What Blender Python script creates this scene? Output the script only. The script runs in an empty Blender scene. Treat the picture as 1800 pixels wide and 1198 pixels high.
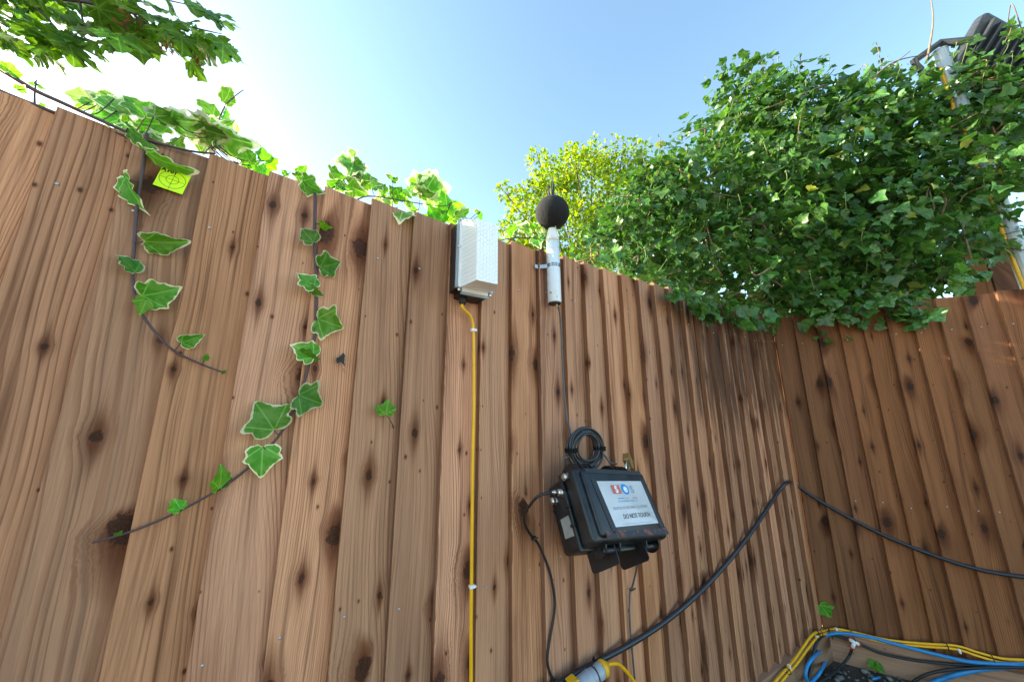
import bpy, bmesh, math, random
import numpy as np
from mathutils import Vector, Matrix
random.seed(7); rng = np.random.default_rng(7)
scene = bpy.context.scene
COL = scene.collection
# ------------------------------------------------------------------ camera
FPX, PW, PH = 614.08, 1800, 1198
YAW, PIT, ROL = (math.radians(a) for a in (31.083, 12.245, -.2095))
CAM = Vector((0, -.9013, 1.115))
_r = Vector((math.cos(YAW), -math.sin(YAW), 0))
FW = Vector((math.sin(YAW)*math.cos(PIT), math.cos(YAW)*math.cos(PIT), math.sin(PIT)))
_u = _r.cross(FW)
RT = math.cos(ROL)*_r + math.sin(ROL)*_u
UP = -math.sin(ROL)*_r + math.cos(ROL)*_u
cd = bpy.data.cameras.new('camera'); cam = bpy.data.objects.new('camera', cd); COL.objects.link(cam)
cd.sensor_fit = 'HORIZONTAL'; cd.sensor_width = 36; cd.lens = FPX/PW*36; cd.clip_start = .02; cd.clip_end = 800
cam.matrix_world = Matrix.Translation(CAM) @ Matrix((RT, UP, -FW)).transposed().to_4x4()
scene.camera = cam
# ------------------------------------------------------------------ world, sun, exposure
SUN_AZ, SUN_EL = math.radians(-49), math.radians(20)      # azimuth from +Y towards +X
world = bpy.data.worlds.new('World'); scene.world = world; world.use_nodes = True
wn = world.node_tree.nodes; wl = world.node_tree.links
bg = wn['Background']; sky = wn.new('ShaderNodeTexSky'); sky.sky_type = 'NISHITA'; sky.sun_disc = False
sky.sun_elevation = SUN_EL; sky.sun_rotation = SUN_AZ; sky.altitude = 0; sky.air_density = 1.0; sky.dust_density = 1.1; sky.ozone_density = 0.
tint = wn.new('ShaderNodeMix'); tint.data_type = 'RGBA'; tint.blend_type = 'MULTIPLY'; tint.inputs[0].default_value = 1; tint.inputs[7].default_value = (.89, 1.03, 1.02, 1)
wl.new(sky.outputs[0], tint.inputs[6]); wl.new(tint.outputs[2], bg.inputs[0]); bg.inputs[1].default_value = .15
sd = bpy.data.lights.new('sun', 'SUN'); sd.energy = 4.5; sd.angle = math.radians(.53); sd.color = (1, .90, .74)
sun = bpy.data.objects.new('sun', sd); COL.objects.link(sun)
SUND = Vector((math.sin(SUN_AZ)*math.cos(SUN_EL), math.cos(SUN_AZ)*math.cos(SUN_EL), math.sin(SUN_EL)))
sun.rotation_euler = SUND.to_track_quat('Z', 'Y').to_euler()
vs = scene.view_settings; vs.view_transform = 'Standard'; vs.look = 'None'; vs.exposure = 1.8; vs.gamma = 1
scene.cycles.max_bounces = 8; scene.cycles.transparent_max_bounces = 12; scene.cycles.use_denoising = True
# ------------------------------------------------------------------ geometry of the place
HT, HG, XC, TH = 1.115+.5494, 1.115-.9963, 2.295, math.radians(28.04)
BD = Vector((math.sin(TH), -math.cos(TH), 0)); BN = Vector((-math.cos(TH), -math.sin(TH), 0))
CORNER = Vector((XC, 0, 0)); Z3 = Vector((0, 0, 1)); X3 = Vector((1, 0, 0)); Y3 = Vector((0, 1, 0))
def ray(u, v): return RT*((u-PW/2)/FPX) + UP*((PH/2-v)/FPX) + FW
def hit(u, v, p0, n):
    d = ray(u, v); return CAM + d*((p0-CAM).dot(n)/d.dot(n))
def PA(u, v, o=.016): return hit(u, v, Vector((0, -o-(.006 if o > .01 else 0), 0)), Y3)            # on the long fence, o metres proud of it
def PB(u, v, o=.016): return hit(u, v, CORNER+BN*o, BN)                    # on the fence beyond the corner
def PG(u, v, z=.012): return hit(u, v, Vector((0, 0, z)), Z3)              # on the ground
def PD(u, v, d): return CAM + ray(u, v)*d                                  # at a depth
# ------------------------------------------------------------------ object helpers
def link(name, me, parent=None, loc=None, mats=()):
    o = bpy.data.objects.new(name, me); COL.objects.link(o)
    for m in mats:
        if m.name not in [x.name for x in me.materials if x]: me.materials.append(m)
    if loc is not None: o.location = loc
    if parent: o.parent = parent
    return o
def thing(name, label, cat, loc=(0, 0, 0), group=None, mw=None):
    o = bpy.data.objects.new(name, None); COL.objects.link(o); o.empty_display_size = .02
    if mw is not None: o.matrix_world = mw
    else: o.location = loc
    return tag(o, label, cat, group)
def tag(o, label, cat, group=None):
    o['label'] = label; o['category'] = cat
    if group: o['group'] = group
    return o
def mesh(name, verts, faces, smooth=False):
    me = bpy.data.meshes.new(name); me.from_pydata([tuple(v) for v in verts], [], faces); me.update()
    if smooth: me.polygons.foreach_set('use_smooth', [True]*len(me.polygons))
    return me
def bm_mesh(name, bm, smooth=False):
    me = bpy.data.meshes.new(name); bmesh.ops.recalc_face_normals(bm, faces=bm.faces[:]); bm.to_mesh(me); bm.free()
    if smooth: me.polygons.foreach_set('use_smooth', [True]*len(me.polygons))
    return me
def spline(pts, n=8):
    P = [Vector(p) for p in pts]
    if len(P) < 3: return P
    Q = [2*P[0]-P[1]] + P + [2*P[-1]-P[-2]]; out = []
    for i in range(1, len(Q)-2):
        a, b, c, d = Q[i-1:i+3]
        for k in range(n):
            t = k/n
            out.append(.5*((2*b)+(c-a)*t+(2*a-5*b+4*c-d)*t*t+(3*b-a-3*c+d)*t**3))
    return out + [P[-1]]
def tube_data(pts, rad, seg=8, cap=True, V=None, F=None):
    V = [] if V is None else V; F = [] if F is None else F
    pts = [Vector(p) for p in pts]; n = len(pts); rr = rad if hasattr(rad, '__len__') else [rad]*n
    base = len(V); prev = None
    for i, p in enumerate(pts):
        t = (pts[min(i+1, n-1)]-pts[max(i-1, 0)]).normalized()
        if prev is None: a = t.orthogonal().normalized()
        else:
            a = prev - t*prev.dot(t); a = a.normalized() if a.length > 1e-6 else t.orthogonal().normalized()
        prev = a; b = t.cross(a)
        for k in range(seg):
            w = 2*math.pi*k/seg; V.append(p + (a*math.cos(w)+b*math.sin(w))*rr[i])
    for i in range(n-1):
        for k in range(seg):
            k2 = (k+1) % seg; q = base+i*seg; F.append((q+k, q+k2, q+seg+k2, q+seg+k))
    if cap: F.append(tuple(base+k for k in reversed(range(seg)))); F.append(tuple(base+(n-1)*seg+k for k in range(seg)))
    return V, F
def tube(name, pts, rad, mat, parent=None, seg=10, loc=None):
    L = Vector(loc) if loc is not None else (Vector(parent.location) if parent else Vector((0, 0, 0)))
    V, F = tube_data([Vector(p)-L for p in pts], rad, seg)
    return link(name, mesh(name, V, F, True), parent, None if parent else L, (mat,))
def rbox(bm, x0, x1, y0, y1, z0, z1, r=.002, seg=2, mw=None):
    g = bmesh.ops.create_cube(bm, size=1)['verts']
    for v in g: v.co = Vector(((x0+x1)/2+v.co.x*(x1-x0), (y0+y1)/2+v.co.y*(y1-y0), (z0+z1)/2+v.co.z*(z1-z0)))
    es = list({e for v in g for e in v.link_edges}); res = g
    if r > 0:
        q = bmesh.ops.bevel(bm, geom=es, offset=r, segments=seg, profile=.5, affect='EDGES'); res = q['verts']
        res = list({v for v in res} | {v for v in g if v.is_valid})
    if mw is not None:
        for v in res: v.co = mw @ v.co
    return res
def cyl(bm, p0, p1, r0, r1=None, seg=16):
    V, F = tube_data([p0, p1], [r0, r0 if r1 is None else r1], seg)
    vs_ = [bm.verts.new(v) for v in V]
    for f in F: bm.faces.new([vs_[i] for i in f])
    return vs_
def lathe(bm, p0, ax, prof, seg=20):
    pts = [Vector(p0)+Vector(ax)*a for a, _ in prof]
    V, F = tube_data_axis(pts, [r for _, r in prof], Vector(ax), seg)
    vs_ = [bm.verts.new(v) for v in V]
    for f in F: bm.faces.new([vs_[i] for i in f])
def tube_data_axis(pts, rr, ax, seg):
    ax = ax.normalized(); a = ax.orthogonal().normalized(); b = ax.cross(a); V = []; F = []
    for p, r in zip(pts, rr):
        for k in range(seg):
            w = 2*math.pi*k/seg; V.append(p+(a*math.cos(w)+b*math.sin(w))*max(r, 1e-5))
    for i in range(len(pts)-1):
        for k in range(seg):
            k2 = (k+1) % seg; F.append((i*seg+k, i*seg+k2, i*seg+seg+k2, i*seg+seg+k))
    F.append(tuple(reversed(range(seg)))); F.append(tuple((len(pts)-1)*seg+k for k in range(seg)))
    return V, F
def part(name, bm, mat, parent, smooth=False):
    return link(name, bm_mesh(name, bm, smooth), parent, None, (mat,))
# ------------------------------------------------------------------ node expressions
class G:
    def __init__(s, name):
        s.m = bpy.data.materials.new(name); s.m.use_nodes = True; s.nt = s.m.node_tree; s.n = s.nt.nodes; s.l = s.nt.links
        s.bsdf = s.n['Principled BSDF']; s.out = s.n['Material Output']
    def put(s, sock, v):
        if isinstance(v, Ex): s.l.new(v.s, sock)
        else: sock.default_value = v
    def math(s, op, *a, clamp=False):
        n = s.n.new('ShaderNodeMath'); n.operation = op; n.use_clamp = clamp
        for i, v in enumerate(a): s.put(n.inputs[i], v)
        return Ex(s, n.outputs[0])
    def node(s, typ, out=0, **inp):
        n = s.n.new(typ)
        for k, v in list(inp.items()):
            if k in n.inputs: s.put(n.inputs[k], v)
            else: setattr(n, k, v)
        return n if out is None else Ex(s, n.outputs[out])
    def vec(s, x, y, z=0.):
        n = s.n.new('ShaderNodeCombineXYZ')
        for i, v in enumerate((x, y, z)): s.put(n.inputs[i], v)
        return Ex(s, n.outputs[0])
    def sep(s, v):
        n = s.n.new('ShaderNodeSeparateXYZ'); s.put(n.inputs[0], v); return [Ex(s, o) for o in n.outputs]
    def noise(s, v, scale=1., detail=3., rough=.5, out=0, dist=0.):
        n = s.n.new('ShaderNodeTexNoise'); s.put(n.inputs['Vector'], v)
        for k, x in (('Scale', scale), ('Detail', detail), ('Roughness', rough), ('Distortion', dist)): n.inputs[k].default_value = x
        return Ex(s, n.outputs[out])
    def step(s, v, a, b, lo=0., hi=1.):
        n = s.n.new('ShaderNodeMapRange'); n.interpolation_type = 'SMOOTHSTEP'
        for k, x in zip(('Value', 'From Min', 'From Max', 'To Min', 'To Max'), (v, a, b, lo, hi)): s.put(n.inputs[k], x)
        return Ex(s, n.outputs[0])
    def mix(s, f, a, b, mode='MIX'):
        n = s.n.new('ShaderNodeMix'); n.data_type = 'RGBA'; n.blend_type = mode; s.put(n.inputs[0], f)
        for i, c in ((6, a), (7, b)):
            if isinstance(c, Ex): s.l.new(c.s, n.inputs[i])
            else: n.inputs[i].default_value = (*c, 1)
        return Ex(s, n.outputs[2])
    def hsv(s, c, h=.5, sa=1., v=1.):
        n = s.n.new('ShaderNodeHueSaturation')
        for k, x in (('Hue', h), ('Saturation', sa), ('Value', v), ('Color', c)): s.put(n.inputs[k], x)
        return Ex(s, n.outputs[0])
    def coord(s, o='Object'): return Ex(s, s.n.new('ShaderNodeTexCoord').outputs[o])
    def pos(s): return Ex(s, s.n.new('ShaderNodeNewGeometry').outputs['Position'])
    def rnd(s): return Ex(s, s.n.new('ShaderNodeObjectInfo').outputs['Random'])
    def attr(s, name, out='Vector'):
        n = s.n.new('ShaderNodeAttribute'); n.attribute_name = name; return Ex(s, n.outputs[out])
    def bump(s, h, strength=.3, dist=.002):
        n = s.n.new('ShaderNodeBump'); s.put(n.inputs['Height'], h); n.inputs['Strength'].default_value = strength; n.inputs['Distance'].default_value = dist
        s.l.new(n.outputs[0], s.bsdf.inputs['Normal']); return Ex(s, n.outputs[0])
    def set(s, **k):
        for a, v in k.items(): s.put(s.bsdf.inputs[a.replace('_', ' ')], v if isinstance(v, Ex) or not isinstance(v, tuple) or len(v) != 3 else (*v, 1))
        return s
class Ex:
    def __init__(s, g, sock): s.g = g; s.s = sock
    def __add__(s, o): return s.g.math('ADD', s, o)
    __radd__ = __add__
    def __sub__(s, o): return s.g.math('SUBTRACT', s, o)
    def __rsub__(s, o): return s.g.math('SUBTRACT', o, s)
    def __mul__(s, o): return s.g.math('MULTIPLY', s, o)
    __rmul__ = __mul__
    def __truediv__(s, o): return s.g.math('DIVIDE', s, o)
    def __pow__(s, o): return s.g.math('POWER', s, o)
    def f(s, op, *a): return s.g.math(op, s, *a)
def simple(name, col, rough=.5, metal=0., var=.12, scale=40., bump=.0, bscale=300., **k):
    g = G(name); c = g.coord('Object'); n = g.noise(c, scale, 4, .6)
    colr = g.hsv(g.mix(0., col, col), .5, 1., g.step(n, .2, .8, 1-var, 1+var))
    g.set(Base_Color=colr, Metallic=metal, Roughness=g.step(n, .2, .8, max(rough-.1, .02), rough+.1), **k)
    if bump: g.bump(g.noise(c, bscale, 3, .6), bump, .001)
    return g.m
def wood(name, light, dark, knot, tint=.5, stain=False, axis='z'):
    g = G(name); o = g.coord('Object'); x, y, z = g.sep(o); r = g.rnd()
    if axis == 'x': x, z = z, x
    r2 = (r*7919.3).f('FRACT'); r3 = (r*1733.7).f('FRACT')
    x0 = x; xx = x + y*.6 + r*13.7; zz = z + r2*57.3
    warp = g.noise(g.vec(xx*3.2, zz*.75, r*9.), 1., 2, .45)
    warp2 = g.noise(g.vec(xx*14., zz*2.2, r*5.), 1., 2, .5)
    v = g.n.new('ShaderNodeTexVoronoi'); v.voronoi_dimensions = '2D'; v.feature = 'F1'; v.inputs['Scale'].default_value = 1; v.inputs['Randomness'].default_value = .9
    g.put(v.inputs['Vector'], g.vec(xx*9.5, zz*4.6))
    px, py, _ = g.sep(Ex(g, v.outputs['Position'])); cr, cg, cb = g.sep(Ex(g, v.outputs['Color']))
    dx = xx - px/9.5; dz = zz - py/4.6
    v2 = g.n.new('ShaderNodeTexVoronoi'); v2.voronoi_dimensions = '2D'; v2.feature = 'DISTANCE_TO_EDGE'; v2.inputs['Scale'].default_value = 1; v2.inputs['Randomness'].default_value = .9
    g.put(v2.inputs['Vector'], g.vec(xx*9.5, zz*4.6))
    has = g.step(cr, .30, .34)*g.step(Ex(g, v2.outputs['Distance']), .0, .16)
    wob0 = g.noise(g.vec(xx*120., zz*90., r), 1., 3, .6)-.5
    d0 = (dx*dx + dz*dz*.62).f('SQRT')
    rad = cg*cg*cg*.0190 + .0036
    d = d0 + wob0*(rad*1.5+.002)
    kn = g.step(d/rad, .75, 1.25, 1., 0.)*g.step(cr, .30, .34)
    e1 = ((d/(rad*2.6))*(d/(rad*2.6))*-1.).f('EXPONENT')*has
    halo = (((dx/(rad*1.7))*(dx/(rad*1.7)) + (dz/(rad*4.5+.008))*(dz/(rad*4.5+.008)))*-1.).f('EXPONENT')*has
    gr = xx + (warp-.5)*.19 + (warp2-.5)*.02 - dx*e1*.85
    freq = 70. + r3*120.
    s = (gr*freq + g.noise(g.vec(gr*26., r*4., 0.), 1., 2, .5)*5.).f('FRACT')
    ring = g.step(s, .50, .94)*g.step(s, .94, 1., 1., 0.)
    fib = g.noise(g.vec(xx*420., y*300., zz*9.), 1., 4, .65)
    big = g.noise(g.vec(xx*8., zz*1.6, r*3.), 1., 4, .55)
    streak = g.noise(g.vec((xx-dx*e1*.85+(warp-.5)*.10)*55., zz*1.3, r*8.), 1., 4, .6)
    plain = g.step(g.noise(g.vec(xx*11., zz*1.9, r*6.+4.), 1., 2, .5), .36, .62)
    c = g.mix(ring*(.18+plain*.62), light, dark)
    c = g.mix(g.step(streak, .52, .74)*.7, c, tuple(a*.72 for a in dark))
    c = g.mix(g.step(big, .48, .74)*.55, c, dark)
    grey = g.step(r2, .78, .84)*.45
    c = g.mix(grey, c, g.mix(ring*.35, tuple(.62*a+.36*sum(light)/3 for a in light), dark))
    c = g.mix(g.step(fib, .35, .75)*.28, c, tuple(a*.62 for a in dark))
    c = g.mix(halo*.9, c, tuple(a*b for a, b in zip(dark, (.75, .6, .5))))
    tr = (((dx/(rad*.55+.0012))*(dx/(rad*.55+.0012)) + (dz/.055)*(dz/.055))*-1.).f('EXPONENT')*has
    c = g.mix(tr*g.step(fib, .2, .7)*.75, c, tuple(a*.42 for a in dark))
    soft = (((d/(rad*1.9+.004))*(d/(rad*1.9+.004)))*-1.).f('EXPONENT')*has
    c = g.mix(soft*g.step(warp2, .2, .6)*.8, c, tuple(a*b for a, b in zip(dark, (.55, .42, .36))))
    kring = g.step(((d/rad)*2.6).f('FRACT'), .3, .9)
    c = g.mix(kn*.93, c, g.mix(kring, knot, tuple(a*2.1 for a in knot)))
    val = g.step(streak, .25, .75, 1.12, .86)*(1.-tint/2+r3*tint)
    v3 = g.n.new('ShaderNodeTexVoronoi'); v3.voronoi_dimensions = '2D'; v3.feature = 'F1'; v3.inputs['Scale'].default_value = 1
    g.put(v3.inputs['Vector'], g.vec(xx*21.+3.3, zz*9.)); qx, qy, _ = g.sep(Ex(g, v3.outputs['Position'])); ar, ag, _b = g.sep(Ex(g, v3.outputs['Color']))
    ex_ = xx-(qx-3.3)/21.; ez_ = zz-qy/9.; pd = (ex_*ex_+ez_*ez_*.5).f('SQRT') + wob0*.003; pr_ = ag*.0022+.0014; ph = g.step(ar, .80, .84)
    c = g.mix(g.step(pd/pr_, .7, 2.2, 1., 0.)*ph*.6, c, dark); c = g.mix(g.step(pd/pr_, .6, 1.1, 1., 0.)*ph*.75, c, knot)
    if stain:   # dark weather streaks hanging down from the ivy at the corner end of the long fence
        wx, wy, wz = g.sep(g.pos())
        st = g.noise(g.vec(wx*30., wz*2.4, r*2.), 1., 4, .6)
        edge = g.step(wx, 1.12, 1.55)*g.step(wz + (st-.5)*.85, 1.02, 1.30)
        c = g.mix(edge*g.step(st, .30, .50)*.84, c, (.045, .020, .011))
    c = g.hsv(c, .5+(r2-.5)*.004, .92+r2*.14, val)
    g.set(Base_Color=c, Roughness=.78, Specular_IOR_Level=.25)
    g.bump(fib*.7 + ring*.35 - kn*.8 + g.noise(g.vec(xx*150., zz*190., r), 1., 2, .5)*.45, .42, .0016)
    return g.m
M = {}
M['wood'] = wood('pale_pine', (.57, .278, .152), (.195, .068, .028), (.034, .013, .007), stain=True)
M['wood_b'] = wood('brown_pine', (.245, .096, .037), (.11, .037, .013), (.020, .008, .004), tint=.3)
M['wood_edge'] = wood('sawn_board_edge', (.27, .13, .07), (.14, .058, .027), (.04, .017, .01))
M['wood_g'] = wood('gravel_board_pine', (.36, .20, .12), (.22, .11, .06), (.05, .03, .02), axis='x')
M['nail'] = simple('galvanised_nail', (.40, .43, .47), .4, .7)
M['black_plastic'] = simple('black_plastic', (.012, .013, .015), .42, var=.4, bump=.15, bscale=900)
M['case'] = simple('scuffed_black_case', (.013, .015, .019), .38, var=.6, scale=22, bump=.2, bscale=700)
M['rubber'] = simple('black_rubber', (.014, .015, .018), .5, var=.3)
M['grey_cable'] = simple('grey_cable', (.075, .085, .095), .45)
M['coil'] = simple('dark_coil_cable', (.035, .038, .043), .4)
M['armoured'] = simple('black_cable_sheath', (.018, .022, .03), .36)
M['yellow'] = simple('yellow_cable_sheath', (.80, .42, .008), .4, var=.08)
M['blue'] = simple('blue_pipe', (.018, .22, .52), .38, var=.08)
M['white_plastic'] = simple('white_plastic', (.78, .79, .80), .35, var=.05)
M['black_plastic'] = simple('black_lamp_base', (.010, .011, .013), .5, var=.3, bump=.15, bscale=900)
M['tube_white'] = simple('white_painted_tube', (.74, .76, .78), .32, var=.05)
M['chrome'] = simple('nickel', (.62, .62, .60), .22, 1.)
M['zinc'] = simple('zinc_strap', (.62, .65, .68), .3, .9)
M['brass'] = simple('brass', (.42, .30, .13), .45, .8, var=.25)
M['foam'] = simple('black_foam', (.009, .009, .010), .95, var=.5, scale=400, bump=.9, bscale=900)
M['velcro'] = simple('black_velcro', (.010, .010, .013), .9, bump=.5)
M['red'] = simple('red_ring', (.55, .02, .015), .4)
M['grey_plug'] = simple('grey_plug_plastic', (.33, .37, .43), .4)
M['yellow_plug'] = simple('yellow_plug_plastic', (.78, .42, .01), .4)
M['paper'] = simple('label_paper', (.86, .88, .92), .5, var=.04)
M['sticker'] = simple('worn_sticker', (.55, .55, .54), .6, var=.15)
M['target'] = simple('fluorescent_target', (.62, .95, .0), .55, var=.03)
M['ink'] = simple('black_ink', (.008, .008, .008), .6)
M['ink_grey'] = simple('grey_ink', (.33, .36, .40), .6)
M['ink_blue'] = simple('blue_ink', (.02, .25, .62), .6)
M['ink_red'] = simple('red_ink', (.50, .12, .09), .6)
M['ink_pale'] = simple('pale_blue_ink', (.22, .42, .62), .6)
M['bark'] = simple('bark', (.14, .095, .06), .85, var=.4, scale=30, bump=.6, bscale=80)
M['twig'] = simple('twig', (.22, .15, .09), .8, var=.3)
M['stem'] = simple('purple_brown_stem', (.075, .04, .045), .55, var=.3, scale=120)
M['galv'] = simple('galvanised_pole', (.42, .45, .48), .5, .5, var=.05)
M['flood'] = simple('dark_grey_floodlight', (.03, .035, .042), .5)
M['bud'] = simple('green_bud', (.16, .22, .06), .7)
M['seed'] = simple('maple_keys', (.20, .07, .03), .7, var=.4)
def tape_mat():
    g = G('peeling_tape'); n = g.noise(g.coord('Object'), 55, 5, .65)
    g.set(Base_Color=g.mix(g.step(n, .50, .60), (.02, .028, .04), (.22, .06, .032)), Roughness=.6); g.bump(n, .4, .002); return g.m
M['tape'] = tape_mat()
def lens_mat(name, kind):
    g = G(name); o = g.coord('Object'); x, y, z = g.sep(o)
    if kind == 'rib': h = ((z*520.).f('SINE'))
    else:
        row = (x*95.).f('FLOOR'); h = g.step(((x*95.).f('FRACT')-.5).f('ABSOLUTE'), .38, .5) + g.step((((z+row*.006)*75.).f('FRACT')-.5).f('ABSOLUTE'), .36, .5)
    g.set(Base_Color=(.95, .97, .99), Roughness=.2, IOR=1.49, Transmission_Weight=.10, Coat_Weight=.4)
    g.bump(h, .4, .001); return g.m
M['lens_rib'] = lens_mat('ribbed_clear_plastic', 'rib'); M['lens_brick'] = lens_mat('prismatic_clear_plastic', 'brick')
g = G('clear_rim_plastic'); g.set(Base_Color=(.62, .74, .86), Roughness=.08, IOR=1.49, Transmission_Weight=.55, Coat_Weight=.3); M['clear'] = g.m
# leaves: attribute leafco = (x, y, rim) in leaf units
def leaf_mat(name, mid, pale, rimcol, rimw, translucent, angs, vein=.5, per='object', gloss=.38, yellow=None):
    g = G(name); lx, ly, rim = g.sep(g.attr('leafco')); rr = g.rnd() if per == 'object' else g.attr('leafrnd', 'Fac')
    r2 = (rr*917.7).f('FRACT')
    n = g.noise(g.vec(lx*3.+rr*31., ly*3., rr*17.), 1., 3, .6)
    c = g.mix(g.step(n, .42, .58), mid, pale)
    if vein:
        vm = None
        for a in angs:
            sa, ca = math.sin(math.radians(a)), math.cos(math.radians(a))
            t = lx*sa + ly*ca; p = (lx*ca - ly*sa).f('ABSOLUTE')
            q = g.step(p, .010, .028, 1., 0.)*g.step(t, .0, .02)
            vm = q if vm is None else vm.f('MAXIMUM', q)
        c = g.mix(vm*vein, c, tuple(min(1, a*1.9+.05) for a in pale))
    if rimcol:
        c = g.mix(g.step(rim + (n-.5)*3.6*rimw, 1-rimw, 1-rimw*.6), c, rimcol)
    if yellow: c = g.mix(g.step(r2, 1-yellow[0], 1-yellow[0]*.8), c, yellow[1])
    c = g.hsv(c, .5+(r2-.5)*.03, 1., .6+rr*.75)
    g.set(Base_Color=c, Roughness=gloss, Specular_IOR_Level=.5 if gloss < .4 else .3)
    tr = g.n.new('ShaderNodeBsdfTranslucent'); g.put(tr.inputs[0], g.hsv(c, .485, 1.15, 1.5))
    ms = g.n.new('ShaderNodeMixShader'); ms.inputs[0].default_value = translucent
    g.l.new(g.bsdf.outputs[0], ms.inputs[1]); g.l.new(tr.outputs[0], ms.inputs[2]); g.l.new(ms.outputs[0], g.out.inputs[0])
    g.bump(n, .15, .002); return g.m
IV = (0, 48, -48, 105, -105)
M['ivy_var'] = leaf_mat('variegated_ivy', (.085, .30, .025), (.15, .37, .065), (.82, .80, .52), .115, .40, IV, gloss=.5)
M['ivy_cream'] = leaf_mat('cream_ivy', (.10, .28, .04), (.24, .42, .11), (.80, .80, .52), .24, .42, IV)
M['ivy_young'] = leaf_mat('fresh_ivy', (.10, .34, .025), (.15, .40, .045), None, .2, .42, IV, gloss=.5)
M['ivy_dark'] = leaf_mat('dark_ivy', (.046, .130, .028), (.092, .200, .042), None, .2, .36, IV, vein=.35, gloss=.3, yellow=(.025, (.30, .30, .05)))
M['ivy_mass'] = leaf_mat('dark_ivy_mass', (.044, .125, .026), (.090, .195, .040), None, .2, .36, IV, vein=0, per='attr', gloss=.32, yellow=(.02, (.28, .30, .05)))
M['maple'] = leaf_mat('maple_leaf', (.07, .16, .022), (.10, .21, .03), None, .2, .45, (0, 45, -45, 92, -92), vein=.45, gloss=.45)
M['maple_mass'] = leaf_mat('maple_mass', (.07, .16, .022), (.10, .21, .03), None, .2, .45, IV, vein=0, per='attr')
M['gold'] = leaf_mat('golden_foliage', (.16, .28, .035), (.27, .38, .05), None, .2, .55, IV, vein=0, per='attr', gloss=.5, yellow=(.10, (.46, .42, .05)))
# ------------------------------------------------------------------ setting
def soil():
    g = G('soil'); p = g.coord('Object'); a = g.noise(p, 9, 6, .65); b = g.noise(p, 70, 4, .7)
    c = g.mix(g.step(a, .35, .65), (.035, .026, .019), (.075, .058, .043)); c = g.mix(g.step(b, .58, .72)*.6, c, (.16, .14, .12))
    g.set(Base_Color=c, Roughness=.95); g.bump(b+a, .8, .015); return g.m
def ground():
    xs = [-250, -60, -15, -5] + [i*.25 for i in range(-12, 17)] + [7, 20, 70, 250]
    ys = [-250, -60, -15, -5] + [i*.25 for i in range(-10, 13)] + [6, 20, 70, 250]
    V = [(x, y, .006*math.sin(x*7.1+y*3)*math.cos(y*6) - .004) for y in ys for x in xs]; n = len(xs)
    F = [(j*n+i, j*n+i+1, (j+1)*n+i+1, (j+1)*n+i) for j in range(len(ys)-1) for i in range(n-1)]
    o = link('ground', mesh('ground', V, F, True), mats=(soil(),)); o['kind'] = 'structure'; return o
GROUND = ground()
def bounce_sheet():   # added pale gravel sheet, unseen behind the camera, bouncing warm light onto the fence
    g = G('bounce_sheet_gravel'); p = g.coord('Object'); a = g.noise(p, 3, 5, .6); b = g.noise(p, 120, 4, .7)
    c = g.mix(g.step(a, .3, .7), (.33, .25, .17), (.42, .33, .23)); c = g.mix(g.step(b, .5, .7)*.4, c, (.25, .2, .15)); g.set(Base_Color=c, Roughness=.95); g.bump(b, .6, .01)
    V = [(-120, -120, .012), (120, -120, .012), (120, -1.25, .012), (-120, -1.25, .012)]
    o = link('bounce_sheet', mesh('bounce_sheet', V, [(0, 1, 2, 3)]), mats=(g.m,)); o['kind'] = 'structure'
bounce_sheet()
# ------------------------------------------------------------------ fences of overlapping boards
def board_mesh(w, L, over=.022, flip=1):
    # thick left edge, thin right edge tucked behind the next board; x across, -y towards the viewer, z up
    sec = [(0, -.0060), (.0, -.0245), (.0016, -.0262), (w*.5, -.0155), (w, -.0056), (w+over, -.0032), (w+over, .001), (w*.5, -.0015)]
    nz = 10; V = []; F = []; ph = random.random()*9; am = random.uniform(.0004, .0012); sl = random.uniform(-.004, .004)
    for i in range(nz+1):
        t = i/nz; b = am*math.sin(ph+t*5.5)
        for k, (x, y) in enumerate(sec):
            e = b if k < 3 else b*.3
            V.append((x+e, y-(.0006*math.sin(ph*2+t*4)), t*L + (sl*(x/w-.5) if i == nz else 0)))
    n = len(sec)
    for i in range(nz):
        for k in range(n): F.append((i*n+k, i*n+(k+1) % n, (i+1)*n+(k+1) % n, (i+1)*n+k))
    F.append(tuple(reversed(range(n)))); F.append(tuple(nz*n+k for k in range(n)))
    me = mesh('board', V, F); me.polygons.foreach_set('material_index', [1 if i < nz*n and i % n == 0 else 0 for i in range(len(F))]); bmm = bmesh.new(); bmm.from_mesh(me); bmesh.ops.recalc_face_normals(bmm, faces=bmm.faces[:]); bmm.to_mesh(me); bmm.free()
    return me
bm = bmesh.new(); lathe(bm, (0, .002, 0), (0, -1, 0), [(0, .0027), (.0028, .0027), (.0034, .0018), (.0035, 0)], 10); NAIL = bm_mesh('nail', bm, True); NAIL.materials.append(M['nail'])
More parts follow.
